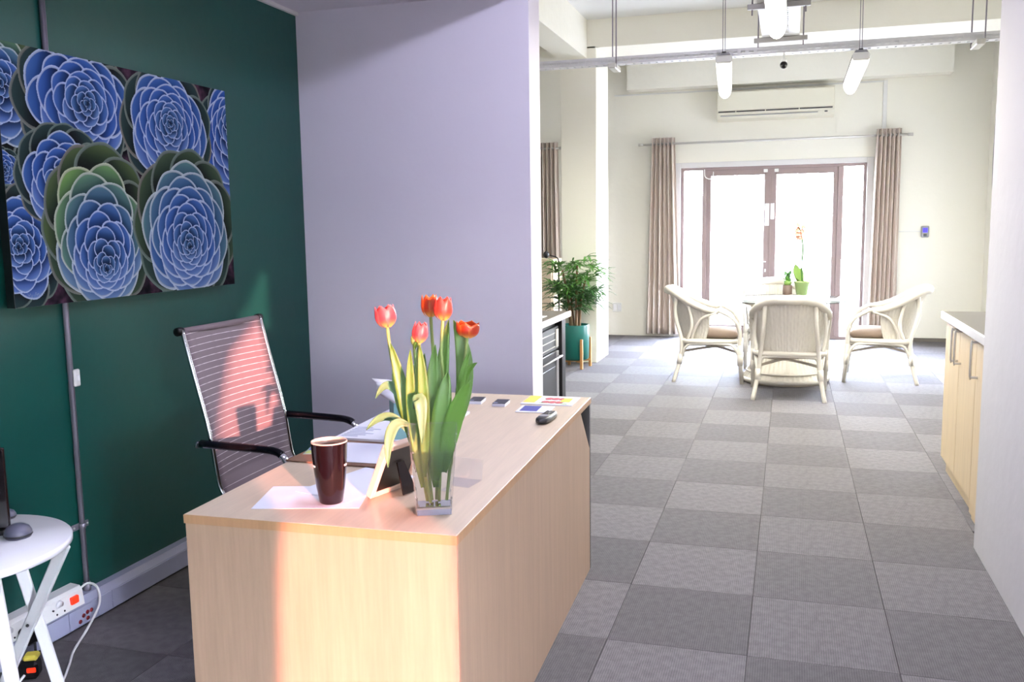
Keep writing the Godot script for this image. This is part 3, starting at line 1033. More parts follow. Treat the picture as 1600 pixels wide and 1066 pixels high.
func build_dining():
	# pedestal table with a glass top
	var t := thing("wicker_table", "round glass-topped table on a flared white wicker pedestal", "table", V(-0.02, 0, -8.75))
	var st := S(true)
	var prof := []
	for k in 30:
		var v := k / 29.0
		var r := 0.215 + 0.165 * pow(absf(v - 0.55) / 0.55, 1.7)
		prof.append(Vector2(r, 0.025 + v * 0.715))
	lathe(st, prof, 288, Vector3.ZERO, 48, 0.004)
	obj("woven_pedestal", st, M.wicker, t)
	for y in [[0.035, 0.388, 0.018], [0.10, 0.338, 0.009], [0.735, 0.362, 0.018], [0.40, 0.222, 0.008]]:
		var pts := []
		for k in 48:
			pts.append(V(sin(TAU * k / 48.0) * y[1], y[0], cos(TAU * k / 48.0) * y[1]))
		var rg := S(true)
		ring(rg, pts, y[2], 8)
		obj("plaited_band", rg, M.wicker, t)
	var ft := S(true)
	lathe(ft, [Vector2(0, 0), Vector2(0.375, 0), Vector2(0.38, 0.016), Vector2(0, 0.016)], 48)
	obj("base_plate", ft, M.wicker_dark, t)
	var gt := S(true)
	lathe(gt, [Vector2(0, 0.755), Vector2(0.555, 0.755), Vector2(0.562, 0.760), Vector2(0.555, 0.765), Vector2(0, 0.765)], 64)
	obj("glass_top", gt, M.table_glass, t)
	var er := S(true)
	var ep := []
	for k in 64: ep.append(V(sin(TAU * k / 64.0) * 0.561, 0.760, cos(TAU * k / 64.0) * 0.561))
	ring(er, ep, 0.0045, 6)
	obj("glass_edge", er, M.dark_grey, t)
	# four armchairs
	var c := make_wicker_chair("white wicker armchair with its woven back to the camera, nearest of the four")
	c.position = V(0.022, 0, -8.03)
	c.rotation.y = PI
	copy_of(c, V(-0.69, 0, -8.75), PI / 2 + 0.06, "white wicker armchair at the left of the table in front of the left curtain")
	copy_of(c, V(0.82, 0, -9.02), -PI / 2 - 0.1, "white wicker armchair at the right of the table in front of the right curtain")
	copy_of(c, V(-0.12, 0, -9.68), 0.1, "white wicker armchair behind the table against the bright doors, mostly hidden")
	# orchid in a green pot
	var p := thing("orchid_pot", "orchid with peach flowers in a pale green pot on the glass table", "plant", V(0.124, 0.7655, -8.99))
	var ps := S(true)
	lathe(ps, [Vector2(0, 0), Vector2(0.045, 0), Vector2(0.068, 0.13), Vector2(0.075, 0.135), Vector2(0.075, 0.15), Vector2(0.062, 0.15), Vector2(0.058, 0.12), Vector2(0, 0.12)], 24)
	obj("pot", ps, M.pot_green, p)
	for q in [[V(0, 0.12, 0), V(-0.05, 0.22, 0.01), V(-0.065, 0.31, 0.0), 0.042], [V(-0.01, 0.12, 0.01), V(-0.05, 0.19, 0.02), V(-0.075, 0.17, 0.0), 0.026], [V(0.01, 0.12, 0), V(0.07, 0.17, -0.02), V(0.10, 0.14, -0.02), 0.028], [V(0.0, 0.12, -0.01), V(-0.02, 0.21, -0.03), V(-0.01, 0.27, -0.05), 0.03]]:
		var l := S(true)
		blade(l, q[0], q[1], q[2], q[3], 0.006)
		obj("leaf", l, M.leaf_orchid, p)
	var stm := S(true)
	tube(stm, smooth([V(0, 0.12, 0), V(-0.005, 0.30, 0), V(0.0, 0.46, 0), V(-0.02, 0.60, 0.01), V(-0.05, 0.66, 0.02)], 5), 0.0065, 6)
	obj("stem", stm, M.leaf_dark, p)
	for q in [V(-0.045, 0.66, 0.02), V(-0.01, 0.635, 0.015), V(-0.06, 0.605, 0.025), V(-0.02, 0.575, 0.02), V(-0.05, 0.545, 0.015)]:
		var fl := S(true)
		for k in 5:
			var a: float = TAU * k / 5.0 + q.x * 20
			blade(fl, q, q + V(cos(a) * 0.026, sin(a) * 0.026, 0.008), q + V(cos(a) * 0.045, sin(a) * 0.045, 0.002), 0.021, 0.002)
		obj("blossom", fl, M.orchid, p)
	# small succulent in a brown pot
	var s := thing("succulent_pot", "small dark green plant in a brown glass pot left of the orchid", "plant", V(-0.005, 0.7655, -9.02))
	var ss := S(true)
	lathe(ss, [Vector2(0, 0), Vector2(0.042, 0), Vector2(0.045, 0.01), Vector2(0.045, 0.11), Vector2(0.039, 0.11), Vector2(0.037, 0.095), Vector2(0, 0.095)], 20)
	obj("pot", ss, M.pot_brown, s)
	var cl := S(true)
	ball(cl, V(0, 0.125, 0), V(0.036, 0.03, 0.036), 12, 7)
	obj("lower_clump", cl, M.leaf_orchid, s)
	var cu := S(true)
	ball(cu, V(0.004, 0.175, 0), V(0.017, 0.04, 0.017), 10, 7)
	obj("upper_shoot", cu, M.leaf_dark, s)
	for k in 14:
		var a := k * 2.4
		var h := 0.12 + 0.008 * k
		var l := S(true)
		blade(l, V(0, h - 0.03, 0), V(cos(a) * 0.026, h + 0.005, sin(a) * 0.026), V(cos(a) * 0.048 * (1.0 - k * 0.03), h + 0.022, sin(a) * 0.048 * (1.0 - k * 0.03)), 0.017, 0.003)
		obj("leaf", l, M.leaf_dark if k > 6 else M.leaf_plant, s)

func blade(st: SurfaceTool, a: Vector3, b: Vector3, c: Vector3, w: float, fold := 0.0, twist := Vector3.ZERO, n := 8):   # a leaf along a curve, widest in the middle, folded along its midrib
	var g := []
	var prev := Vector3.ZERO
	for i in n + 1:
		var t := float(i) / n
		var p := a * (1 - t) * (1 - t) + b * 2 * t * (1 - t) + c * t * t
		var d := ((b - a) * (1 - t) + (c - b) * t).normalized()
		var ref := Vector3.UP if absf(d.y) < 0.85 else V(0.3, 0, 1).normalized()
		if twist != Vector3.ZERO: ref = twist
		var side := d.cross(ref).normalized()
		if prev != Vector3.ZERO and side.dot(prev) < 0: side = -side
		prev = side
		var up := side.cross(d).normalized()
		var ww := w * pow(sin(PI * clampf(0.06 + t * 0.94, 0.0, 1.0)), 0.7) if t < 1.0 else 0.0004
		g.append([p - side * ww + up * fold, p - side * ww * 0.5 + up * fold * 0.3, p, p + side * ww * 0.5 + up * fold * 0.3, p + side * ww + up * fold])
	sheet(st, g, 0.0012)

func build_floor_plant():
	var o := thing("planter_stand", "light wooden four-legged stand holding the teal pot by the pillar", "plant stand", V(-2.10, 0, -9.12), -0.17)
	for k in 4:
		var a := PI / 4 + k * PI / 2
		var c := V(cos(a) * 0.168, 0, sin(a) * 0.168)
		var st := S()
		box(st, c + V(0, 0.155, 0), V(0.028, 0.31, 0.028), 0.004)
		obj("leg", st, M.stand_wood, o)
	var cr := S()
	box(cr, V(0, 0.075, 0), V(0.33, 0.025, 0.025), 0.003, Transform3D(Basis(Vector3.UP, PI / 4), Vector3.ZERO))
	box(cr, V(0, 0.075, 0), V(0.33, 0.0249, 0.025), 0.003, Transform3D(Basis(Vector3.UP, -PI / 4), Vector3.ZERO))
	obj("cross_bar", cr, M.stand_wood, o)
	var p := thing("potted_plant", "bushy lady palm in a teal pot beside the pillar", "plant", V(-2.10, 0.088, -9.12))
	var ps := S(true)
	lathe(ps, [Vector2(0, 0), Vector2(0.125, 0), Vector2(0.142, 0.015), Vector2(0.147, 0.355), Vector2(0.144, 0.362), Vector2(0.136, 0.362), Vector2(0.133, 0.33), Vector2(0, 0.325)], 40)
	obj("pot", ps, M.pot_teal, p)
	var so := S(true)
	lathe(so, [Vector2(0.132, 0.326), Vector2(0.06, 0.335), Vector2(0, 0.335)], 20)
	obj("soil", so, M.soil, p)
	rng.seed = 41
	var crowns := []
	for k in 6:
		var a := k * TAU / 6.0
		var base := V(cos(a) * 0.045, 0.32, sin(a) * 0.045)
		var hh: float = [0.82, 0.98, 0.72, 0.92, 0.66, 0.86][k]
		var top := V(cos(a) * 0.12 - 0.01, hh, sin(a) * 0.12)
		var cn := S(true)
		tube(cn, smooth([base, base.lerp(top, 0.5) * V(0.8, 1, 0.8), top], 4), [0.016, 0.015, 0.015, 0.014, 0.014, 0.013, 0.012, 0.011, 0.010], 8)
		obj("cane", cn, M.cane, p)
		crowns.append(top)
		crowns.append(base.lerp(top, 0.62) + V(cos(a) * 0.04, 0, sin(a) * 0.04))
	for ci in crowns.size():
		var c: Vector3 = crowns[ci]
		var st := S(true)
		for f in 8:
			var yaw := rng.randf() * TAU
			var out := V(cos(yaw), 0, sin(yaw))
			var hub := c + out * rng.randf_range(0.07, 0.15) + V(0, rng.randf_range(-0.05, 0.10), 0)
			hub.z = maxf(hub.z, -0.16)
			tube(st, [c, hub], 0.003, 4)
			for k in 7:
				var sp := yaw + (k - 3) * 0.36
				var dir := V(cos(sp), rng.randf_range(0.05, 0.75), sin(sp)).normalized()
				var L := rng.randf_range(0.14, 0.23)
				if hub.z + dir.z * L < -0.30: dir.z = absf(dir.z) * 0.3
				blade(st, hub, hub + dir * L * 0.6, hub + dir * L + V(0, -L * rng.randf_range(0.2, 0.55), 0), rng.randf_range(0.009, 0.015), 0.002, Vector3.ZERO, 4)
		var fo = obj("foliage", st, M.leaf_plant if ci % 2 == 0 else M.leaf_dark, p)
		fo.set_meta("kind", "stuff")

# ======================================================== reception desk
func prism_x(st: SurfaceTool, poly: Array, x0: float, x1: float):   # convex outline of Vector2(z, y), extruded in x
	var c := Vector2.ZERO
	var n := poly.size()
	for p in poly: c += p / n
	for i in n:
		var a: Vector2 = poly[i]
		var b: Vector2 = poly[(i + 1) % n]
		var mid := (a + b) * 0.5 - c
		quadn(st, V(x0, a.y, a.x), V(x0, b.y, b.x), V(x1, b.y, b.x), V(x1, a.y, a.x), V(0, mid.y, mid.x))
		trin(st, V(x1, c.y, c.x), V(x1, a.y, a.x), V(x1, b.y, b.x), Vector3.RIGHT)
		trin(st, V(x0, c.y, c.x), V(x0, a.y, a.x), V(x0, b.y, b.x), Vector3.LEFT)

func build_desk():
	var o := thing("desk", "pale wooden reception desk with closed end and side panels", "desk", V(-0.739, 0, -1.945), 0.028)
	obj("desktop", onebox(-0.744, 0, 0.726, 0.75, -1.77, -0.0015, 0.0015), M.desk_top, o)
	obj("edge_band", onebox(-0.744, 0.0005, 0.7265, 0.7492, -0.0018, 0.0005), M.desk_edge, o)
	obj("edge_band", onebox(-0.0002, 0.0012, 0.7265, 0.7492, -1.77, 0.0), M.desk_edge, o)
	obj("end_panel", onebox(-0.742, -0.001, 0.003, 0.7255, -0.028, -0.003, 0.001), M.desk_wood, o)
	var sp := S()
	prism_x(sp, [Vector2(-0.029, 0.003), Vector2(-1.745, 0.003), Vector2(-1.745, 0.535), Vector2(-1.555, 0.7255), Vector2(-0.029, 0.7255)], -0.026, -0.002)
	obj("side_panel", sp, M.desk_wood, o)
	obj("end_panel", onebox(-0.742, -0.002, 0.003, 0.7255, -1.768, -1.746, 0.001), M.dark_grey, o)
	for k in 3:
		var d = obj("drawer", onebox(-0.735, -0.30, 0.08 + k * 0.21, 0.28 + k * 0.21, -0.45, -0.05, 0.003), M.desk_wood, o)
		var h := S(true)
		tube(h, [V(-0.755, 0.22 + k * 0.21, -0.32), V(-0.755, 0.22 + k * 0.21, -0.18)], 0.006, 8)
		obj("handle", h, M.steel, d)

func build_office_chair():
	var b := V(-1.78, 0, -3.04)
	var o := thing("office_chair", "grey mesh office chair with pale stripes and chrome arms behind the desk", "chair", b)
	var prof := smooth([V(-2.103, 1.118, 0), V(-2.075, 1.0, 0), V(-2.05, 0.9, 0), V(-2.025, 0.8, 0), V(-2.004, 0.7, 0), V(-1.990, 0.6, 0), V(-1.975, 0.53, 0), V(-1.93, 0.475, 0), V(-1.84, 0.455, 0), V(-1.60, 0.452, 0), V(-1.545, 0.43, 0)], 5)
	var at := func(p: Vector3, w: float, lift: float, i: int) -> Vector3:
		var t: Vector3 = (prof[mini(i + 1, prof.size() - 1)] - prof[maxi(i - 1, 0)]).normalized()
		var n := V(-t.y, t.x, 0)
		return V(p.x - b.x - 0.028 * (1.0 - w * w) * (1.0 if p.y > 0.55 else 0.35), p.y, -w * 0.247) + n * lift
	# the sling in two parts: back and seat
	var split := 32
	for part in [[0, split, "backrest"], [split, prof.size() - 1, "seat"]]:
		var g := []
		for i in range(part[0], part[1] + 1):
			var row := []
			for k in 13: row.append(at.call(prof[i], (k - 6) / 6.0, 0.0, i))
			g.append(row)
		var st := S(true)
		sheet(st, g, 0.006)
		obj(part[2], st, M.chair_mesh, o)
	var ln := S(true)
	var dist := 0.0
	var nextd := 0.018
	for i in range(1, prof.size()):
		var seg: float = (prof[i] - prof[i - 1]).length()
		while dist + seg > nextd:
			var f: float = (nextd - dist) / seg
			var p: Vector3 = prof[i - 1].lerp(prof[i], f)
			for sd in [1.0]:
				var pts := []
				for k in 9: pts.append(at.call(p, (k - 4) / 4.0 * 0.985, 0.0, i))
				tube(ln, pts, 0.0038, 4, true)
			nextd += 0.0243
		dist += seg
	var lo = obj("stripe_seams", ln, M.chair_stripe, o)
	lo.set_meta("kind", "stuff")
	for s in [-1.0, 1.0]:
		var rl := S(true)
		var rp := []
		for i in prof.size(): rp.append(V(prof[i].x - b.x, prof[i].y, s * 0.254))
		tube(rl, rp, 0.0085, 8)
		obj("side_rail", rl, M.chrome, o)
	var tb := S(true)
	tube(tb, [V(-2.112 - b.x, 1.112, -0.252), V(-2.125 - b.x, 1.108, 0.0), V(-2.112 - b.x, 1.112, 0.252)], 0.012, 8)
	obj("top_bar", tb, M.chair_mesh, o)
	for s in [-1.0, 1.0]:
		var kn := S(true)
		tube(kn, [V(-2.112 - b.x, 1.112, s * 0.245), V(-2.112 - b.x, 1.112, s * 0.272)], 0.016, 10)
		obj("end_cap", kn, M.black, o)
	for s in [-1.0, 1.0]:
		var zz: float = s * 0.275
		var fr := S(true)
		tube(fr, smooth([V(-2.045 - b.x, 0.700, zz), V(-1.80 - b.x, 0.694, zz), V(-1.725 - b.x, 0.688, zz), V(-1.685 - b.x, 0.66, zz), V(-1.668 - b.x, 0.60, zz), V(-1.68 - b.x, 0.47, zz), V(-1.74 - b.x, 0.42, s * 0.2), V(-1.78 - b.x, 0.41, 0)], 6), 0.011, 8, true, 1.3)
		var arm = obj("armrest", fr, M.chrome, o)
		var pd := S(true)
		tube(pd, smooth([V(-2.035 - b.x, 0.706, zz), V(-1.80 - b.x, 0.700, zz), V(-1.728 - b.x, 0.694, zz), V(-1.703 - b.x, 0.683, zz)], 5), 0.0135, 8, true, 1.35)
		obj("arm_pad", pd, M.arm_dark, arm)
		var bl := S(true)
		ball(bl, V(-2.05 - b.x, 0.70, zz), V(0.014, 0.014, 0.014), 10, 6)
		obj("bolt_cap", bl, M.chrome, arm)
	var gl := S(true)
	lathe(gl, [Vector2(0, 0.09), Vector2(0.03, 0.09), Vector2(0.03, 0.25), Vector2(0.02, 0.25), Vector2(0.02, 0.40), Vector2(0.07, 0.405), Vector2(0.07, 0.43), Vector2(0, 0.43)], 16)
	obj("gas_lift", gl, M.chrome, o)
	for k in 5:
		var a := TAU * k / 5.0 + 0.3
		var d := V(cos(a), 0, sin(a))
		var lg := S(true)
		tube(lg, [d * 0.02 + V(0, 0.11, 0), d * 0.29 + V(0, 0.085, 0)], [0.022, 0.014], 8)
		var l = obj("leg", lg, M.chrome, o)
		var cs := S(true)
		var e := d * 0.285
		tube(cs, [e + V(-d.z, 0, d.x) * 0.024 + V(0, 0.03, 0), e - V(-d.z, 0, d.x) * 0.024 + V(0, 0.03, 0)], 0.03, 12)
		tube(cs, [e + V(0, 0.03, 0), e + V(0, 0.09, 0)], 0.008, 6)
		obj("caster", cs, M.black, l)

func oriented(a: Vector2, b: Vector2, depth: float) -> Transform3D:   # a frame with x from a to b, y up, z away from the viewer's side
	var x := V(b.x - a.x, 0, b.y - a.y).normalized()
	return Transform3D(Basis(x, Vector3.UP, x.cross(Vector3.UP)), V(a.x, 0.75, a.y))

func flat_sheet(called: String, label: String, cat: String, c: Vector2, sz: Vector2, turn: float, y: float, h: float, mat, group := ""):
	var o := thing(called, label, cat, V(c.x, y, c.y), turn, group)
	var st := S()
	box(st, V(0, h * 0.5, 0), V(sz.x, h, sz.y), minf(0.0004, h * 0.2))
	obj("sheet", st, mat, o)
	return o

func ink(o, called, x0, x1, z0, z1, y, mat, h := 0.0006):
	return obj(called, onebox(x0, x1, y, y + h, z0, z1), mat, o)

func build_desk_items():
	var Y := 0.7505
	# loose papers at the front
	var pa = flat_sheet("paper", "blank white sheet under the tall brown mug", "paper", Vector2(-1.225, -2.142), Vector2(0.285, 0.205), 0.27, Y, 0.0008, M.paper, "")
	var pb = flat_sheet("paper", "white sheet lying askew between the mug and the back of the photo frame", "paper", Vector2(-1.165, -2.285), Vector2(0.20, 0.29), -0.28, Y + 0.001, 0.0008, M.paper, "")
	# brown clipboard with sheets and a coloured leaflet
	var cb := thing("clipboard", "brown folder board behind the mug, holding papers", "clipboard", V(-1.30, Y, -2.60), -0.02)
	var st := S()
	box(st, V(0, 0.003, 0), V(0.40, 0.005, 0.29), 0.002)
	obj("board", st, M.board_brown, cb)
	flat_sheet("paper", "white printed sheet lying on the brown folder board", "paper", Vector2(-1.27, -2.60), Vector2(0.30, 0.24), 0.05, Y + 0.0058, 0.001, M.paper)
	var lf = flat_sheet("leaflet", "small blue and green picture leaflet at the left end of the brown folder board", "leaflet", Vector2(-1.465, -2.60), Vector2(0.07, 0.12), 0.25, Y + 0.0058, 0.001, M.teal_card)
	ink(lf, "picture", -0.03, 0.028, -0.055, 0.005, 0.001, M.blue_ink)
	ink(lf, "picture", -0.03, 0.028, 0.012, 0.05, 0.001, M.green_ink)
	# large pad further back
	var pd := thing("desk_pad", "large white paper pad along the far left edge of the desk", "paper pad", V(-1.335, Y, -3.02), 0.03)
	var s2 := S()
	box(s2, V(0, 0.005, 0), V(0.33, 0.009, 0.51), 0.001)
	obj("sheets", s2, M.paper, pd)
	for k in 7:
		ink(pd, "printed_line", -0.15, -0.09 + 0.02 * (k % 3), 0.22 - k * 0.022, 0.228 - k * 0.022, 0.0096, M.grey_ink)
	# standing photo frame seen from behind
	var f := thing("photo_frame", "photo frame seen from its black back, pale wooden rim, standing left of the vase", "photo frame")
	var dirw := V(0.295, 0, -0.955)
	var back := V(0.955, 0, 0.295)
	var upv := (back * 0.42 + V(0, 0.91, 0)).normalized()
	var nrm := dirw.cross(upv).normalized()
	f.transform = Transform3D(Basis(dirw, upv, nrm), V(-1.074, Y + 0.004, -2.162))
	if nrm.dot(back) < 0: f.transform = Transform3D(Basis(dirw, upv, dirw.cross(upv)), V(-1.074, Y + 0.004, -2.162))
	var W := 0.155
	var H := 0.165
	var rim := S()
	bx(rim, 0, 0.016, 0, H, -0.010, 0.010, 0.002)
	bx(rim, W - 0.016, W, 0, H, -0.010, 0.010, 0.002)
	bx(rim, 0.016, W - 0.016, 0, 0.016, -0.010, 0.010, 0.002)
	bx(rim, 0.016, W - 0.016, H - 0.016, H, -0.010, 0.010, 0.002)
	obj("rim", rim, M.frame_wood, f)
	obj("back_board", onebox(0.014, W - 0.014, 0.014, H - 0.014, -0.006, 0.006), M.black, f)
	var sg := signf(nrm.dot(back))
	var es := S()
	for q in [0]:
		var p0 := V(W * 0.5, H * 0.62, sg * 0.009)
		var p1 := V(W * 0.5 + 0.020, 0.026, sg * 0.060)
		for dx in [[-0.022, -0.030]]:
			sheet(es, [[p0 + V(-0.014, 0, 0), p0 + V(0.014, 0, 0)], [p1 + V(-0.028, 0, 0), p1 + V(0.028, 0, 0)]], 0.004)
	obj("easel_leg", es, M.screen_edge, f)
	# teal card behind it
	var tc := thing("greeting_card", "teal greeting card with a dark floral motif behind the photo frame", "card", V(-1.215, Y, -2.80), 0.42)
	obj("panel", onebox(-0.06, 0.06, 0, 0.135, -0.002, 0.002, 0.001), M.teal_card, tc)
	var fold := S()
	sheet(fold, [[V(-0.06, 0, 0), V(-0.06, 0.135, 0)], [V(-0.075, 0, -0.06), V(-0.075, 0.135, -0.06)]], 0.002)
	obj("back_panel", fold, M.teal_card, tc)
	rng.seed = 5
	for k in 9:
		var pt := S(true)
		ball(pt, V(0.025 + rng.randf_range(-0.022, 0.026), 0.045 + rng.randf_range(-0.025, 0.03), 0.002), V(0.010, 0.010, 0.001), 10, 4)
		obj("motif", pt, M.plum if k % 3 else M.coral, tc)
	# crumpled tissue standing behind the tulips
	var ts := thing("tissue", "folded white tissue standing up behind the tulips", "tissue", V(-1.425, Y, -3.335), 0.12)
	var g := []
	for i in 9:
		var row := []
		for j in 9:
			var u := j / 8.0
			var v := i / 8.0
			row.append(V(-0.10 + 0.21 * u - 0.07 * v + 0.012 * sin(v * 9.0), v * (0.125 - 0.05 * u) + 0.004, 0.03 * sin(u * 7.0 + v * 2.0) + 0.03 * v))
		g.append(row)
	var tst := S(true)
	sheet(tst, g, 0.003)
	obj("fold", tst, M.tissue, ts)
	var g2 := []
	for i in 7:
		var row := []
		for j in 7:
			var u := j / 6.0
			var v := i / 6.0
			row.append(V(-0.05 + 0.19 * u, v * 0.085 * (1.0 - 0.45 * u) + 0.004, 0.05 + 0.02 * sin(u * 6.0) - 0.03 * v))
		g2.append(row)
	var t2 := S(true)
	sheet(t2, g2, 0.003)
	obj("fold", t2, M.tissue, ts)
	# tall mug with dark coffee
	var m := thing("mug", "tall dark brown mug full of coffee on the front of the desk", "mug", V(-1.157, Y + 0.0006, -2.112))
	var mg := S(true)
	lathe(mg, [Vector2(0, 0), Vector2(0.028, 0), Vector2(0.031, 0.003), Vector2(0.038, 0.045), Vector2(0.0445, 0.10), Vector2(0.0475, 0.15), Vector2(0.0482, 0.165)], 40)
	obj("body", mg, M.coffee_mug, m)
	var rm := S(true)
	lathe(rm, [Vector2(0.0482, 0.165), Vector2(0.0475, 0.168), Vector2(0.0450, 0.168), Vector2(0.0435, 0.16), Vector2(0.0425, 0.135), Vector2(0.041, 0.12)], 40)
	obj("pale_inside", rm, M.frame_wood, m)
	var cf := S(true)
	lathe(cf, [Vector2(0.0425, 0.152), Vector2(0, 0.152)], 32)
	obj("coffee", cf, M.black_gloss, m)
	for a0 in [-0.80, 1.50]:
		for k in 4:
			var a: float = a0 + k * 0.085
			var lt := S()
			box(lt, V(0, 0, 0), V(0.0024, 0.0040 if k % 2 else 0.0052, 0.0012), 0.0, Transform3D(Basis(Vector3.UP, a), V(sin(a) * 0.0453, 0.105, cos(a) * 0.0453)))
			obj("lettering", lt, M.white, m)
	# two stacks of business cards
	for q in [[-1.226, -3.508, 0.10, "left stack of dark-topped business cards at the back of the desk"], [-1.113, -3.480, 0.06, "right stack of dark-topped business cards, nearer the cordless phone"]]:
		var c := thing("card_stack", q[3], "card stack", V(q[0], Y, q[1]), q[2], "stacks of business cards")
		for k in 6:
			var cs := S()
			box(cs, V(rng.randf_range(-0.001, 0.001), 0.0012 + k * 0.0024, rng.randf_range(-0.001, 0.001)), V(0.054, 0.0021, 0.088), 0.0004)
			obj("card", cs, M.card_dark if k == 5 else M.paper, c)
		ink(c, "pale_print", -0.022, -0.006, 0.028, 0.040, 0.0142, M.grey_ink, 0.0003)
	# colourful magazine and blue leaflet
	var mz = flat_sheet("magazine", "magazine with a yellow, pink and green floral cover at the far corner of the desk", "magazine", Vector2(-0.933, -3.595), Vector2(0.215, 0.175), 0.02, Y, 0.004, M.paper)
	ink(mz, "yellow_flower", -0.105, -0.055, -0.08, 0.06, 0.0041, M.yellow_ink)
	ink(mz, "yellow_flower", 0.045, 0.085, -0.05, 0.03, 0.0041, M.yellow_ink)
	for k in 6:
		var bl := S(true)
		var cx := -0.012 + 0.028 * (k % 3)
		var cz := -0.03 + 0.07 * (k / 3)
		ball(bl, V(cx, 0.0042, cz), V(0.018, 0.0006, 0.026), 10, 4)
		obj("pink_flower", bl, M.coral, mz)
	for k in 5:
		var bl := S()
		box(bl, V(-0.045 + 0.033 * k, 0.0043, 0.045 - 0.02 * (k % 2)), V(0.03, 0.0005, 0.012), 0.0, Transform3D(Basis(Vector3.UP, 0.5 - k * 0.2), Vector3.ZERO))
		obj("green_leaf", bl, M.green_ink, mz)
	var bl2 = flat_sheet("leaflet", "blue and white leaflet in front of the floral magazine", "leaflet", Vector2(-0.95, -3.415), Vector2(0.135, 0.125), 0.05, Y, 0.0025, M.paper)
	ink(bl2, "blue_print", -0.055, 0.015, -0.055, 0.045, 0.0026, M.blue_ink)
	# cordless phone handset
	var ph := thing("phone_handset", "black cordless phone handset lying near the right edge of the desk", "phone", V(-0.853, Y, -3.225), -0.06)
	var ps := S(true)
	var pg := []
	for i in 15:
		var v := i / 14.0
		var hw := 0.026 * pow(maxf(1.0 - pow(absf(v * 2.0 - 1.0), 5.0), 0.0), 0.5) * (1.0 - 0.12 * v) + 0.0005
		var hh := 0.013 * pow(maxf(1.0 - pow(absf(v * 2.0 - 1.0), 4.0), 0.0), 0.5) + 0.0005
		var row := []
		for k in 17:
			var a := TAU * k / 16.0
			row.append(V(signf(cos(a)) * pow(absf(cos(a)), 0.6) * hw, 0.0135 + signf(sin(a)) * pow(absf(sin(a)), 0.6) * hh, 0.085 - v * 0.17))
		pg.append(row)
	sheet(ps, pg, 0.0)
	obj("shell", ps, M.charcoal, ph)
	obj("display", onebox(-0.016, 0.016, 0.0255, 0.0275, 0.015, 0.05, 0.001), M.mid_grey, ph)
	for k in 12:
		obj("key", onebox(-0.0165 + 0.0125 * (k % 3), -0.0075 + 0.0125 * (k % 3), 0.0255, 0.0278, -0.055 + 0.0135 * (k / 3), -0.046 + 0.0135 * (k / 3), 0.001), M.black, ph)
	# clear acrylic holder behind the vase
	var ah := thing("acrylic_holder", "small clear acrylic stand on the desk right of the vase", "acrylic stand", V(-0.885, Y, -2.375), -0.15)
	obj("foot", onebox(-0.05, 0.05, 0, 0.003, -0.035, 0.045, 0.001), M.acrylic, ah)
	var up := S()
	sheet(up, [[V(-0.05, 0.002, -0.035), V(0.05, 0.002, -0.035)], [V(-0.05, 0.06, -0.045), V(0.05, 0.06, -0.045)]], 0.003)
	obj("upright", up, M.acrylic, ah)

func frustum(st: SurfaceTool, y0: float, h0: float, y1: float, h1: float, cap0 := true, cap1 := true, inward := false):   # square, half widths h0 below and h1 above
	for k in 4:
		var a := k * PI / 2
		var R := Basis(Vector3.UP, a)
		var n := R * V(0, 0, -1.0 if inward else 1.0)
		quadn(st, R * V(-h0, y0, h0), R * V(h0, y0, h0), R * V(h1, y1, h1), R * V(-h1, y1, h1), n)
	if cap0: quadn(st, V(-h0, y0, -h0), V(h0, y0, -h0), V(h0, y0, h0), V(-h0, y0, h0), Vector3.DOWN)
	if cap1: quadn(st, V(-h1, y1, -h1), V(h1, y1, -h1), V(h1, y1, h1), V(-h1, y1, h1), Vector3.UP)

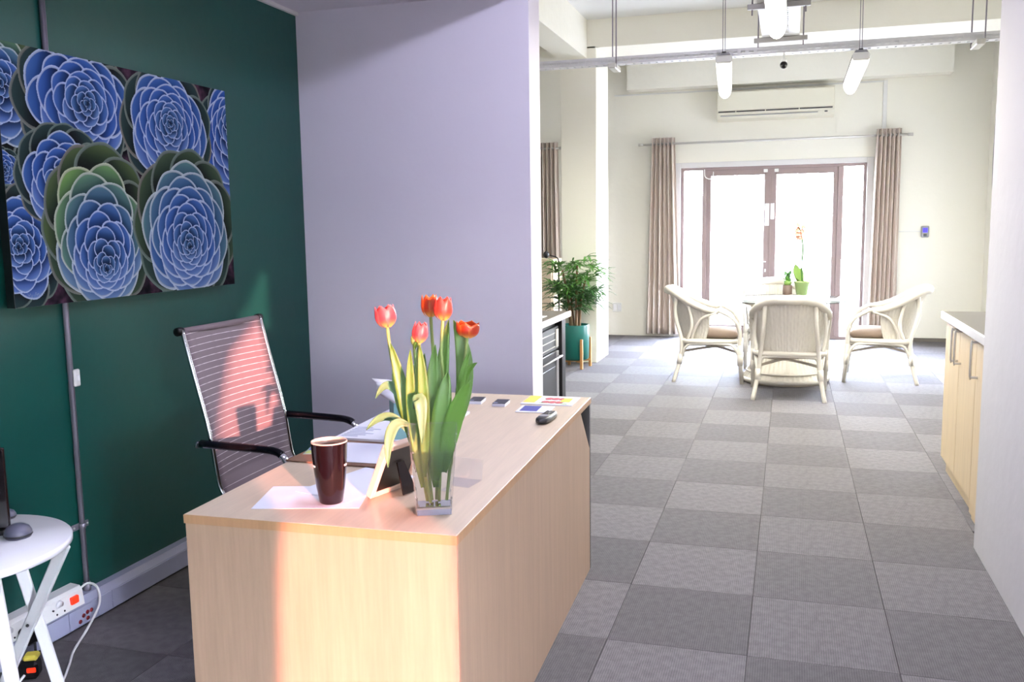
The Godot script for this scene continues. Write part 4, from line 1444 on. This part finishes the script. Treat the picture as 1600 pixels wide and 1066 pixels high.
func build_tulips():
	var vc := V(-0.863, 0.7505, -2.115)
	var o := thing("glass_vase", "square tapered clear glass vase of water holding the tulips", "vase", vc, 0.40)
	var st := S()
	frustum(st, 0.022, 0.0445, 0.243, 0.062, false, false)
	obj("glass_wall", st, M.vase_glass, o)
	var rg := S(true)
	ring(rg, [V(-0.06, 0.243, 0.06), V(0.06, 0.243, 0.06), V(0.06, 0.243, -0.06), V(-0.06, 0.243, -0.06)], 0.0022, 6)
	obj("rim", rg, M.vase_glass, o)
	for k in 4:
		var R := Basis(Vector3.UP, k * PI / 2)
		var ed := S(true)
		tube(ed, [R * V(0.0435, 0.01, 0.0435), R * V(0.0605, 0.243, 0.0605)], 0.0022, 6)
		obj("corner_edge", ed, M.vase_glass, o)
	var bs := S()
	frustum(bs, 0.0005, 0.043, 0.021, 0.0447)
	obj("thick_base", bs, M.thick_glass, o)
	var wt := S()
	frustum(wt, 0.0225, 0.0402, 0.165, 0.0515)
	obj("water", wt, M.water, o)
	# stems cross in the water; every flower is a thing of its own
	var grp := "tulips in the glass vase"
	var D := [
		["pink red tulip leaning left, farthest left of the five flowers", [V(-0.885, 0.776, -2.125), V(-0.915, 0.96, -2.12), V(-0.952, 1.07, -2.12), V(-0.972, 1.145, -2.12), V(-0.981, 1.226, -2.12)], 0.0275, 0.058, "petal_pink", 0.10,
			[[V(-0.905, 0.88, -2.11), V(-0.925, 1.06, -2.09), V(-0.964, 1.185, -2.10), 0.017, 0], [V(-0.915, 0.92, -2.14), V(-0.975, 1.03, -2.14), V(-0.972, 1.145, -2.14), 0.014, 0], [V(-0.918, 0.95, -2.10), V(-0.968, 1.04, -2.09), V(-1.030, 0.962, -2.08), 0.011, 1], [V(-0.925, 0.96, -2.14), V(-0.975, 1.135, -2.13), V(-1.020, 1.038, -2.12), 0.012, 1]]],
		["small pink tulip at the front, lowest of the middle flowers", [V(-0.868, 0.776, -2.105), V(-0.884, 0.92, -2.09), V(-0.885, 1.06, -2.075), V(-0.880, 1.14, -2.07), V(-0.872, 1.196, -2.07)], 0.0215, 0.052, "petal_pink", -0.12,
			[[V(-0.882, 0.82, -2.09), V(-0.908, 1.04, -2.07), V(-0.897, 1.175, -2.07), 0.014, 0], [V(-0.872, 0.85, -2.08), V(-0.855, 1.06, -2.06), V(-0.868, 1.19, -2.06), 0.014, 0], [V(-0.880, 1.03, -2.05), V(-0.850, 1.115, -2.03), V(-0.858, 0.945, -2.035), 0.016, 1], [V(-0.903, 0.985, -2.06), V(-0.955, 1.02, -2.04), V(-0.952, 0.880, -2.035), 0.014, 1]]],
		["bright red tulip standing highest in the vase", [V(-0.855, 0.776, -2.13), V(-0.842, 0.99, -2.13), V(-0.836, 1.09, -2.13), V(-0.838, 1.17, -2.13), V(-0.832, 1.246, -2.13)], 0.0245, 0.060, "petal_red", 0.0,
			[[V(-0.850, 0.82, -2.10), V(-0.862, 1.02, -2.09), V(-0.842, 1.185, -2.10), 0.021, 0], [V(-0.845, 0.84, -2.09), V(-0.822, 1.02, -2.07), V(-0.806, 1.12, -2.09), 0.024, 0]]],
		["orange red tulip half hidden behind the tallest flower", [V(-0.870, 0.776, -2.15), V(-0.872, 0.98, -2.17), V(-0.882, 1.12, -2.185), V(-0.889, 1.247, -2.19)], 0.0235, 0.060, "petal_orange", 0.02,
			[[V(-0.880, 0.85, -2.16), V(-0.925, 1.03, -2.17), V(-0.905, 1.15, -2.18), 0.018, 0], [V(-0.86, 0.9, -2.17), V(-0.87, 1.08, -2.18), V(-0.835, 1.24, -2.18), 0.018, 0]]],
		["dark orange tulip opened wide at the right of the vase", [V(-0.830, 0.782, -2.12), V(-0.808, 1.0, -2.14), V(-0.790, 1.08, -2.15), V(-0.782, 1.14, -2.15), V(-0.775, 1.20, -2.15)], 0.028, 0.042, "petal_orange", 0.28,
			[[V(-0.828, 0.86, -2.10), V(-0.800, 1.01, -2.08), V(-0.740, 1.103, -2.07), 0.023, 0], [V(-0.812, 0.98, -2.14), V(-0.790, 1.12, -2.14), V(-0.742, 1.138, -2.13), 0.010, 0], [V(-0.815, 0.96, -2.17), V(-0.765, 1.13, -2.17), V(-0.822, 1.238, -2.18), 0.022, 0], [V(-0.80, 0.98, -2.13), V(-0.792, 1.09, -2.12), V(-0.757, 1.172, -2.12), 0.010, 0]]],
	]
	for d in D:
		tulip(d[0], grp, d[1], d[2], d[3], d[4], d[5], d[6])
	# a stem without a flower
	var t := thing("tulip", "tulip stem with only a pale green bud tip, between the two leftmost flowers", "tulip", Vector3.ZERO, 0.0, grp)
	var ss := S(true)
	tube(ss, smooth([V(-0.878, 0.776, -2.14), V(-0.905, 0.95, -2.16), V(-0.928, 1.08, -2.18), V(-0.934, 1.175, -2.18)], 5), 0.0042, 8)
	obj("stem", ss, M.tulip_stem, t)
	var bd := S(true)
	ball(bd, V(-0.934, 1.185, -2.18), V(0.009, 0.016, 0.009), 10, 6)
	obj("bud", bd, M.tulip_stem, t)
	for l in [[V(-0.933, 1.16, -2.18), V(-0.925, 1.185, -2.17), V(-0.908, 1.184, -2.17), 0.006, 0], [V(-0.90, 0.92, -2.16), V(-0.94, 1.03, -2.17), V(-0.925, 1.14, -2.17), 0.013, 1]]:
		var ls := S(true)
		blade(ls, l[0], l[1], l[2], l[3], 0.003, V(0.35, 0.1, 0.93))
		obj("leaf", ls, M.tulip_leaf_pale if l[4] else M.tulip_leaf, t)

func tulip(label: String, grp: String, stem: Array, R: float, H: float, mat: String, open: float, leaves: Array):
	var t := thing("tulip", label, "tulip", Vector3.ZERO, 0.0, grp)
	var ss := S(true)
	tube(ss, smooth(stem, 5), 0.0044, 8)
	obj("stem", ss, M.tulip_stem, t)
	var top: Vector3 = stem[-1]
	var axis: Vector3 = (stem[-1] - stem[-2]).normalized()
	var X := axis.cross(V(0, 0, 1)).normalized()
	var B := Basis(X, axis, X.cross(axis))
	for k in 6:
		var inner := k % 2
		var a0 := k * TAU / 6.0 + R * 40.0
		var g := []
		for i in 9:
			var v := i / 8.0
			var cup := sqrt(maxf(1.0 - pow(1.0 - minf(v * 1.75 + 0.08, 1.0), 2.0), 0.0))
			var r := R * (cup * (1.0 + open * v * v) - 0.24 * pow(v, 3.0) - 0.10 * inner)
			var wv := 1.15 * sqrt(maxf(1.0 - pow(v, 5.0), 0.0)) * (0.55 + 0.45 * minf(v * 2.5, 1.0)) + 0.03
			var row := []
			for j in 7:
				var u := (j - 3) / 3.0
				var a: float = a0 + u * wv * 0.62
				var lift := -0.06 * u * u * v * H
				row.append(top + B * V(sin(a) * r * (1.0 + 0.05 * (1 - u * u)), v * H + lift - 0.002, cos(a) * r * (1.0 + 0.05 * (1 - u * u))))
			g.append(row)
		var ps := S(true)
		var main: Color = {"petal_pink": Color(0.86, 0.06, 0.075), "petal_red": Color(0.80, 0.045, 0.03), "petal_orange": Color(0.46, 0.028, 0.008)}[mat]
		var rimc: Color = {"petal_pink": Color(0.95, 0.22, 0.20), "petal_red": Color(0.90, 0.11, 0.07), "petal_orange": Color(0.70, 0.20, 0.03)}[mat]
		for i in 8:
			for j in 6:
				var q := [[i, j], [i, j + 1], [i + 1, j + 1], [i + 1, j]]
				for e in [0, 2, 1, 0, 3, 2]:
					var v: float = q[e][0] / 8.0
					var u: float = absf(q[e][1] - 3) / 3.0
					var col := Color(0.85, 0.52, 0.10).lerp(main, smoothstep(0.0, 0.34, v)).lerp(rimc, maxf(pow(u, 3.0), pow(v, 6.0)) * 0.75)
					ps.set_color(col)
					ps.add_vertex(g[q[e][0]][q[e][1]])
		obj("petal", ps, M[mat], t)
	var cn := S(true)
	ball(cn, top + axis * 0.014, V(0.006, 0.014, 0.006), 8, 6)
	obj("pistil", cn, M.stamen, t)
	for l in leaves:
		var ls := S(true)
		blade(ls, l[0], l[1], l[2], l[3], 0.004, V(0.35, 0.1, 0.93), 14)
		obj("leaf", ls, M.tulip_leaf_pale if l[4] else M.tulip_leaf, t)

# ======================================================== picture on the green wall
func build_painting():
	var W := 760
	var Hh := 518
	var sc := W / 1.28
	var px := PackedByteArray()
	px.resize(W * Hh * 3)
	var nz := noise(51, 0.02, 3)
	for y in Hh:
		for x in W:
			var k := (y * W + x) * 3
			var n := nz.get_noise_2d(x, y)
			px[k] = clampi(int(34 + n * 60), 0, 255)
			px[k + 1] = clampi(int(22 + n * 36), 0, 255)
			px[k + 2] = clampi(int(32 + n * 44), 0, 255)
	# rosettes: centre, box, outer leaves' green, number of leaves
	var RS := [
		[0.01, 0.134, -0.14, 0.175, -0.03, 0.37, 0.75, 26], [0.005, 0.413, -0.10, 0.075, 0.35, 0.49, 0.1, 22],
		[1.33, 0.123, 1.10, 1.55, -0.03, 0.48, 0.05, 44], [0.034, 0.667, -0.09, 0.195, 0.48, 0.86, 0.15, 30],
		[0.405, 0.157, 0.10, 0.63, -0.03, 0.36, 0.12, 38], [0.88, 0.182, 0.615, 1.12, -0.02, 0.43, 0.12, 46],
		[0.256, 0.461, 0.07, 0.455, 0.27, 0.60, 0.12, 28], [0.446, 0.766, 0.185, 0.685, 0.355, 0.90, 0.85, 44], [0.958, 0.692, 0.66, 1.26, 0.335, 0.90, 0.45, 52]]
	rng.seed = 77
	for r in RS:
		var c := Vector2(r[0], r[1])
		var e := Vector2((r[2] + r[3]) * 0.5, (r[4] + r[5]) * 0.5)
		var hf := Vector2((r[3] - r[2]) * 0.5, (r[5] - r[4]) * 0.5)
		var N: int = r[7] + 10
		for kk in N + 11:
			var k := maxi(kk - 11, 0)
			var under := kk < 11
			var s := pow(1.0 - float(k) / N, 0.85) * (1.13 if under else 1.0)
			var a: float = (kk * 0.571 + 0.3) if under else (k * 2.39996 + c.x * 9.0)
			var dir := Vector2(cos(a), sin(a))
			var pc := c.lerp(e, s) + dir * hf * (s * 0.66)
			var al := Vector2(dir.x * hf.x, dir.y * hf.y)
			var ln := al.length() * (0.36 * s + 0.035)
			var wd := (hf.x + hf.y) * 0.5 * (0.43 * s + 0.04) * rng.randf_range(0.9, 1.1)
			var ad := al.normalized()
			var bd := Vector2(-ad.y, ad.x)
			var green: float = clampf(r[6] * (s - 0.55) * 2.6 * (1.0 if dir.y < 0.35 else 0.45), 0.0, 1.0)
			var pale := clampf(1.0 - s * 1.25, 0.0, 1.0)
			var deep := Color(0.05, 0.14, 0.42).lerp(Color(0.10, 0.20, 0.15), green).lerp(Color(0.16, 0.32, 0.44), pale * 0.6)
			var tip := Color(0.22, 0.37, 0.68).lerp(Color(0.46, 0.62, 0.33), green).lerp(Color(0.40, 0.55, 0.66), pale)
			if dir.y > 0.45: tip = tip.lerp(Color(0.55, 0.64, 0.80), 0.55)
			var rim := Color(0.74, 0.80, 0.94).lerp(Color(0.76, 0.80, 0.66), green)
			if under:
				deep = Color(0.04, 0.07, 0.09)
				tip = Color(0.14, 0.22, 0.24).lerp(Color(0.30, 0.38, 0.22), green)
				rim = Color(0.42, 0.50, 0.46).lerp(Color(0.55, 0.48, 0.44), rng.randf() * 0.6)
			var m := maxf(ln, wd) * 1.05
			for y in range(maxi(0, int((pc.y - m) * sc)), mini(Hh, int((pc.y + m) * sc) + 1)):
				for x in range(maxi(0, int((pc.x - m) * sc)), mini(W, int((pc.x + m) * sc) + 1)):
					var dx := x / sc - pc.x
					var dy := y / sc - pc.y
					var p := (dx * ad.x + dy * ad.y) / ln
					if p > 1.0 or p < -1.0: continue
					var q := (dx * bd.x + dy * bd.y) / wd * (1.0 + 0.22 * p * p * p)
					var d := p * p + q * q
					if p > 0.7: d += (absf(q) * 0.3) * (p - 0.7)
					if d > 1.0: continue
					var col: Color
					var edge := 0.80 + 0.10 * (1.0 - s) * 0.0 - 0.07 * pale
					if d > edge and p > -0.55: col = rim.darkened(0.25 * (1.0 - (d - edge) / (1.0 - edge)))
					elif d > 0.93: col = Color(0.03, 0.04, 0.10)
					else:
						var f := clampf((p + 0.75) / 1.6, 0.0, 1.0)
						col = deep.lerp(tip, f * f * 0.9).darkened(clampf(0.95 * (0.55 - p) * (0.45 + 0.55 * s), 0.0, 0.85))
					var i := (y * W + x) * 3
					px[i] = int(clampf(col.r, 0, 1) * 218.0)
					px[i + 1] = int(clampf(col.g, 0, 1) * 218.0)
					px[i + 2] = int(clampf(col.b, 0, 1) * 218.0)
	for x in range(26, 78):   # the pale scrawl of a signature in the corner
		if x % 17 > 12: continue
		var y := Hh - 24 + int(3.0 * sin(x * 0.9) + 2.0 * sin(x * 0.31))
		for k in 3: px[(y * W + x) * 3 + k] = 150
	var im := Image.create_from_data(W, Hh, false, Image.FORMAT_RGB8, px)
	var m := std("print", Color(1, 1, 1), 0.8)
	m.metallic_specular = 0.2
	m.albedo_texture = ImageTexture.create_from_image(im)
	var o := thing("canvas_picture", "large canvas print of blue green succulent rosettes on the green wall", "picture", V(-2.525, 1.665, -3.072))
	var y0 := -0.441
	var y1 := 0.441
	var z0 := 0.642
	var z1 := -0.632
	var st := SurfaceTool.new()
	st.begin(Mesh.PRIMITIVE_TRIANGLES)
	var cs := [[V(0.036, y0, z0), Vector2(0, 1)], [V(0.036, y1, z0), Vector2(0, 0)], [V(0.036, y1, z1), Vector2(1, 0)], [V(0.036, y0, z1), Vector2(1, 1)]]
	for k in [0, 1, 2, 0, 2, 3]:
		st.set_uv(cs[k][1])
		st.set_normal(Vector3.RIGHT)
		st.add_vertex(cs[k][0])
	var f := MeshInstance3D.new()
	f.mesh = st.commit()
	f.material_override = m
	f.name = "print"
	o.add_child(f, true)
	obj("canvas_frame", onebox(0.0, 0.0355, y0, y1, z1, z0, 0.001), M.black, o)
	obj("hanging_batten", onebox(-0.024, 0.0, y1 - 0.12, y1 - 0.06, -0.3, 0.3), M.black, o)

# ======================================================== side table and wiring
func slat(a: Vector3, b: Vector3, w: float, t: float, face: Vector3) -> SurfaceTool:
	var y := (b - a).normalized()
	var x := y.cross(face).normalized()
	var z := x.cross(y)
	var st := S()
	box(st, Vector3.ZERO, V(w, (b - a).length(), t), 0.003, Transform3D(Basis(x, y, z), (a + b) * 0.5))
	return st

func build_side_table():
	var o := thing("side_table", "small round white table on crossed slat legs beside the green wall", "table", V(-2.18, 0, -1.86))
	var tp := S(true)
	lathe(tp, [Vector2(0, 0.598), Vector2(0.284, 0.598), Vector2(0.29, 0.602), Vector2(0.29, 0.616), Vector2(0.286, 0.62)], 64)
	lathe(tp, [Vector2(0.286, 0.62), Vector2(0, 0.62)], 64)
	obj("tabletop", tp, M.white_gloss, o)
	var b := V(-2.18, 0, -1.86)
	obj("leg", slat(V(-1.95, 0.598, -2.005) - b, V(-2.40, 0.0, -2.15) - b, 0.034, 0.016, V(0.45, 0.3, 0.85)), M.white, o)
	obj("leg", slat(V(-2.205, 0.598, -2.06) - b, V(-2.105, 0.0, -2.125) - b, 0.034, 0.016, V(0.5, 0.3, 0.8)), M.white, o)
	obj("leg", slat(V(-1.962, 0.598, -1.77) - b, V(-1.975, 0.0, -1.84) - b, 0.036, 0.018, V(0.6, 0.2, 0.75)), M.white, o)
	var bo := S(true)
	ball(bo, V(-2.166, 0.305, -2.06) - b, V(0.005, 0.005, 0.005), 8, 6)
	obj("pivot_bolt", bo, M.charcoal, o)
	# standing dark frame and two grey speakers on the table
	var fr := thing("tablet_screen", "dark slim screen standing on the white side table, seen edge-on at the picture's left border", "screen", V(-2.148, 0.6205, -1.988), 0.62)
	obj("case", onebox(-0.135, 0.02, 0.012, 0.25, -0.008, 0.008, 0.003), M.screen_edge, fr)
	obj("display", onebox(-0.13, 0.015, 0.018, 0.245, 0.0075, 0.0095), M.black_gloss, fr)
	obj("foot", onebox(-0.12, 0.01, 0.0, 0.014, -0.03, 0.03, 0.004), M.black, fr)
	for q in [[-2.078, -1.972, 0.037, "rounded grey plastic speaker pod in front of the dark screen on the side table"], [-2.25, -2.10, 0.026, "smaller grey pod behind the dark screen on the side table"]]:
		var p := thing("speaker_pod", q[3], "speaker", V(q[0], 0.6205, q[1]))
		var r: float = q[2]
		var ps := S(true)
		lathe(ps, [Vector2(0, 0), Vector2(r * 0.9, 0), Vector2(r, r * 0.2), Vector2(r * 0.98, r * 0.45), Vector2(r * 0.8, r * 0.8), Vector2(r * 0.45, r * 1.0), Vector2(0, r * 1.05)], 28)
		obj("shell", ps, M.grey_plastic, p)
		var pr := S(true)
		lathe(pr, [Vector2(r * 0.96, r * 0.12), Vector2(r * 1.03, r * 0.2), Vector2(r * 0.99, r * 0.3)], 28)
		obj("seam_band", pr, M.charcoal, p)

func build_power():
	# steel conduit down the green wall
	var c := thing("wall_pipe", "thin grey steel conduit running down the green wall behind the picture", "conduit", V(0, 0, 0))
	var st := S(true)
	tube(st, [V(-2.538, 0.13, -2.703), V(-2.538, 2.62, -2.703)], 0.0105, 10)
	obj("pipe", st, M.pipe_grey, c)
	for y in [0.372]:
		var sd := S()
		bx(sd, -2.552, -2.545, y - 0.012, y + 0.012, -2.745, -2.661, 0.002)
		obj("saddle", sd, M.pipe_grey, c)
		var bd := S(true)
		tube(bd, [V(-2.538, y - 0.01, -2.703), V(-2.538, y + 0.01, -2.703)], 0.013, 10)
		obj("saddle_band", bd, M.pipe_grey, c)
		for z in [-2.737, -2.669]:
			var sc := S(true)
			ball(sc, V(-2.545, y, z), V(0.004, 0.005, 0.005), 8, 5)
			obj("screw", sc, M.steel, c)
	var cp := S(true)
	tube(cp, [V(-2.538, 0.118, -2.703), V(-2.538, 0.15, -2.703)], 0.0145, 10)
	obj("coupling", cp, M.pipe_grey, c)
	var sw := thing("wall_switch", "small white clip switch on the steel conduit of the green wall", "switch", V(-2.5275, 0.94, -2.712))
	obj("body", onebox(0, 0.014, -0.032, 0.032, -0.014, 0.014, 0.004), M.plastic_white, sw)
	obj("button", onebox(0.0135, 0.018, -0.012, 0.012, -0.007, 0.007, 0.002), M.white, sw)
	# grey dado trunking along the foot of the wall
	var t := thing("cable_trunking", "pale grey cable trunking along the foot of the green wall", "trunking", V(0, 0, 0))
	var b := S()
	prism_z(b, [Vector2(-2.549, 0.010), Vector2(-2.507, 0.010), Vector2(-2.503, 0.014), Vector2(-2.503, 0.090), Vector2(-2.515, 0.117), Vector2(-2.549, 0.120)], -4.47, -1.2)
	obj("body", b, M.trunking, t)
	obj("lid", onebox(-2.5045, -2.4995, 0.015, 0.087, -4.47, -2.79, 0.0015), M.trunking, t)
	obj("lid", onebox(-2.5045, -2.4995, 0.015, 0.087, -2.56, -1.2, 0.0015), M.trunking, t)
	obj("joint_cover", onebox(-2.5045, -2.4985, 0.014, 0.088, -2.785, -2.715, 0.0015), M.trunking, t)
	var sp = obj("socket_plate", onebox(-2.5045, -2.4975, 0.015, 0.087, -2.71, -2.565, 0.002), M.trunking, t)
	for q in [[0.051, -2.632], [0.057, -2.672], [0.034, -2.614], [0.034, -2.652], [0.057, -2.652]]:
		var rs := S(true)
		tube(rs, [V(-2.499, q[0], q[1]), V(-2.4955, q[0], q[1])], 0.008, 12)
		obj("red_socket_hole", rs, M.red_plug, sp)
	# white power strip on the trunking
	var p := thing("power_strip", "white multi-way power strip with a lit red switch above the cable trunking", "power strip", V(0, 0, 0))
	var ps := S()
	prism_z(ps, [Vector2(-2.549, 0.1215), Vector2(-2.5125, 0.1195), Vector2(-2.500, 0.094), Vector2(-2.490, 0.099), Vector2(-2.498, 0.157), Vector2(-2.508, 0.169), Vector2(-2.549, 0.173)], -2.635, -2.215)
	obj("body", ps, M.plastic_white, p)
	obj("rocker_switch", onebox(-2.500, -2.486, 0.117, 0.145, -2.607, -2.570, 0.003), M.red_glow, p)
	for z in [-2.52, -2.405, -2.295]:
		var so := S(true)
		tube(so, [V(-2.50, 0.139, z), V(-2.4925, 0.137, z)], 0.017, 20)
		var ob = obj("socket", so, M.white, p)
		for d in [[0.0, 0.033], [-0.02, -0.018], [-0.02, 0.018]]:
			var h := S(true)
			tube(h, [V(-2.497, 0.131 + d[0], z + d[1]), V(-2.4895, 0.1305 + d[0], z + d[1])], 0.0035, 8)
			obj("pin_hole", h, M.charcoal, ob)
	# white lead looping from the strip to the floor
	var cb := S(true)
	wire(cb, [V(-2.505, 0.158, -2.637), V(-2.495, 0.165, -2.665), V(-2.478, 0.14, -2.69), V(-2.462, 0.08, -2.675), V(-2.43, 0.03, -2.57), V(-2.39, 0.006, -2.46), V(-2.32, 0.006, -2.36), V(-2.25, 0.006, -2.24), V(-2.24, 0.006, -2.1), V(-2.28, 0.006, -2.0)], 0.0045)
	tag(obj("power_lead", cb, M.plastic_white), "white lead looping from the power strip down to the carpet", "cable")
	# black plug on the strip, adaptor with a red light below
	var pg := thing("black_plug", "chunky black plug pushed into the left end of the power strip", "plug", V(-2.485, 0.108, -2.36))
	var q2 := S()
	box(q2, V(0.022, 0, 0), V(0.052, 0.058, 0.085), 0.01)
	obj("body", q2, M.black, pg)
	var q3 := S(true)
	wire(q3, [V(0.03, -0.028, 0.0), V(0.05, -0.08, 0.02), V(0.06, -0.095, 0.03), V(0.04, -0.102, 0.12)], 0.005)
	obj("lead", q3, M.black, pg)
	var ad := thing("travel_adaptor", "black and yellow adaptor with a red light on the carpet under the side table", "adaptor", V(-2.395, 0.004, -2.275), 0.5)
	var a1 := S()
	box(a1, V(0, 0.03, 0), V(0.06, 0.06, 0.06), 0.01)
	obj("body", a1, M.black, ad)
	var a2 := S()
	box(a2, V(0.005, 0.068, -0.005), V(0.045, 0.02, 0.045), 0.006)
	obj("yellow_cap", a2, M.yellow_ink, ad)
	var a3 := S()
	box(a3, V(0.012, 0.035, 0.031), V(0.028, 0.016, 0.006), 0.002)
	obj("red_light", a3, M.red_glow, ad)
	var a4 := S(true)
	wire(a4, [V(-0.01, 0.02, 0.03), V(-0.02, 0.006, 0.06), V(0.0, 0.005, 0.11), V(0.06, 0.005, 0.14)], 0.0045)
	obj("lead", a4, M.plastic_white, ad)

func prism_z(st: SurfaceTool, poly: Array, z0: float, z1: float):   # convex outline of Vector2(x, y), extruded in z
	var c := Vector2.ZERO
	var n := poly.size()
	for p in poly: c += p / n
	for i in n:
		var a: Vector2 = poly[i]
		var b: Vector2 = poly[(i + 1) % n]
		var mid := (a + b) * 0.5 - c
		quadn(st, V(a.x, a.y, z0), V(b.x, b.y, z0), V(b.x, b.y, z1), V(a.x, a.y, z1), V(mid.x, mid.y, 0))
		trin(st, V(c.x, c.y, z1), V(a.x, a.y, z1), V(b.x, b.y, z1), Vector3.BACK)
		trin(st, V(c.x, c.y, z0), V(a.x, a.y, z0), V(b.x, b.y, z0), Vector3.FORWARD)
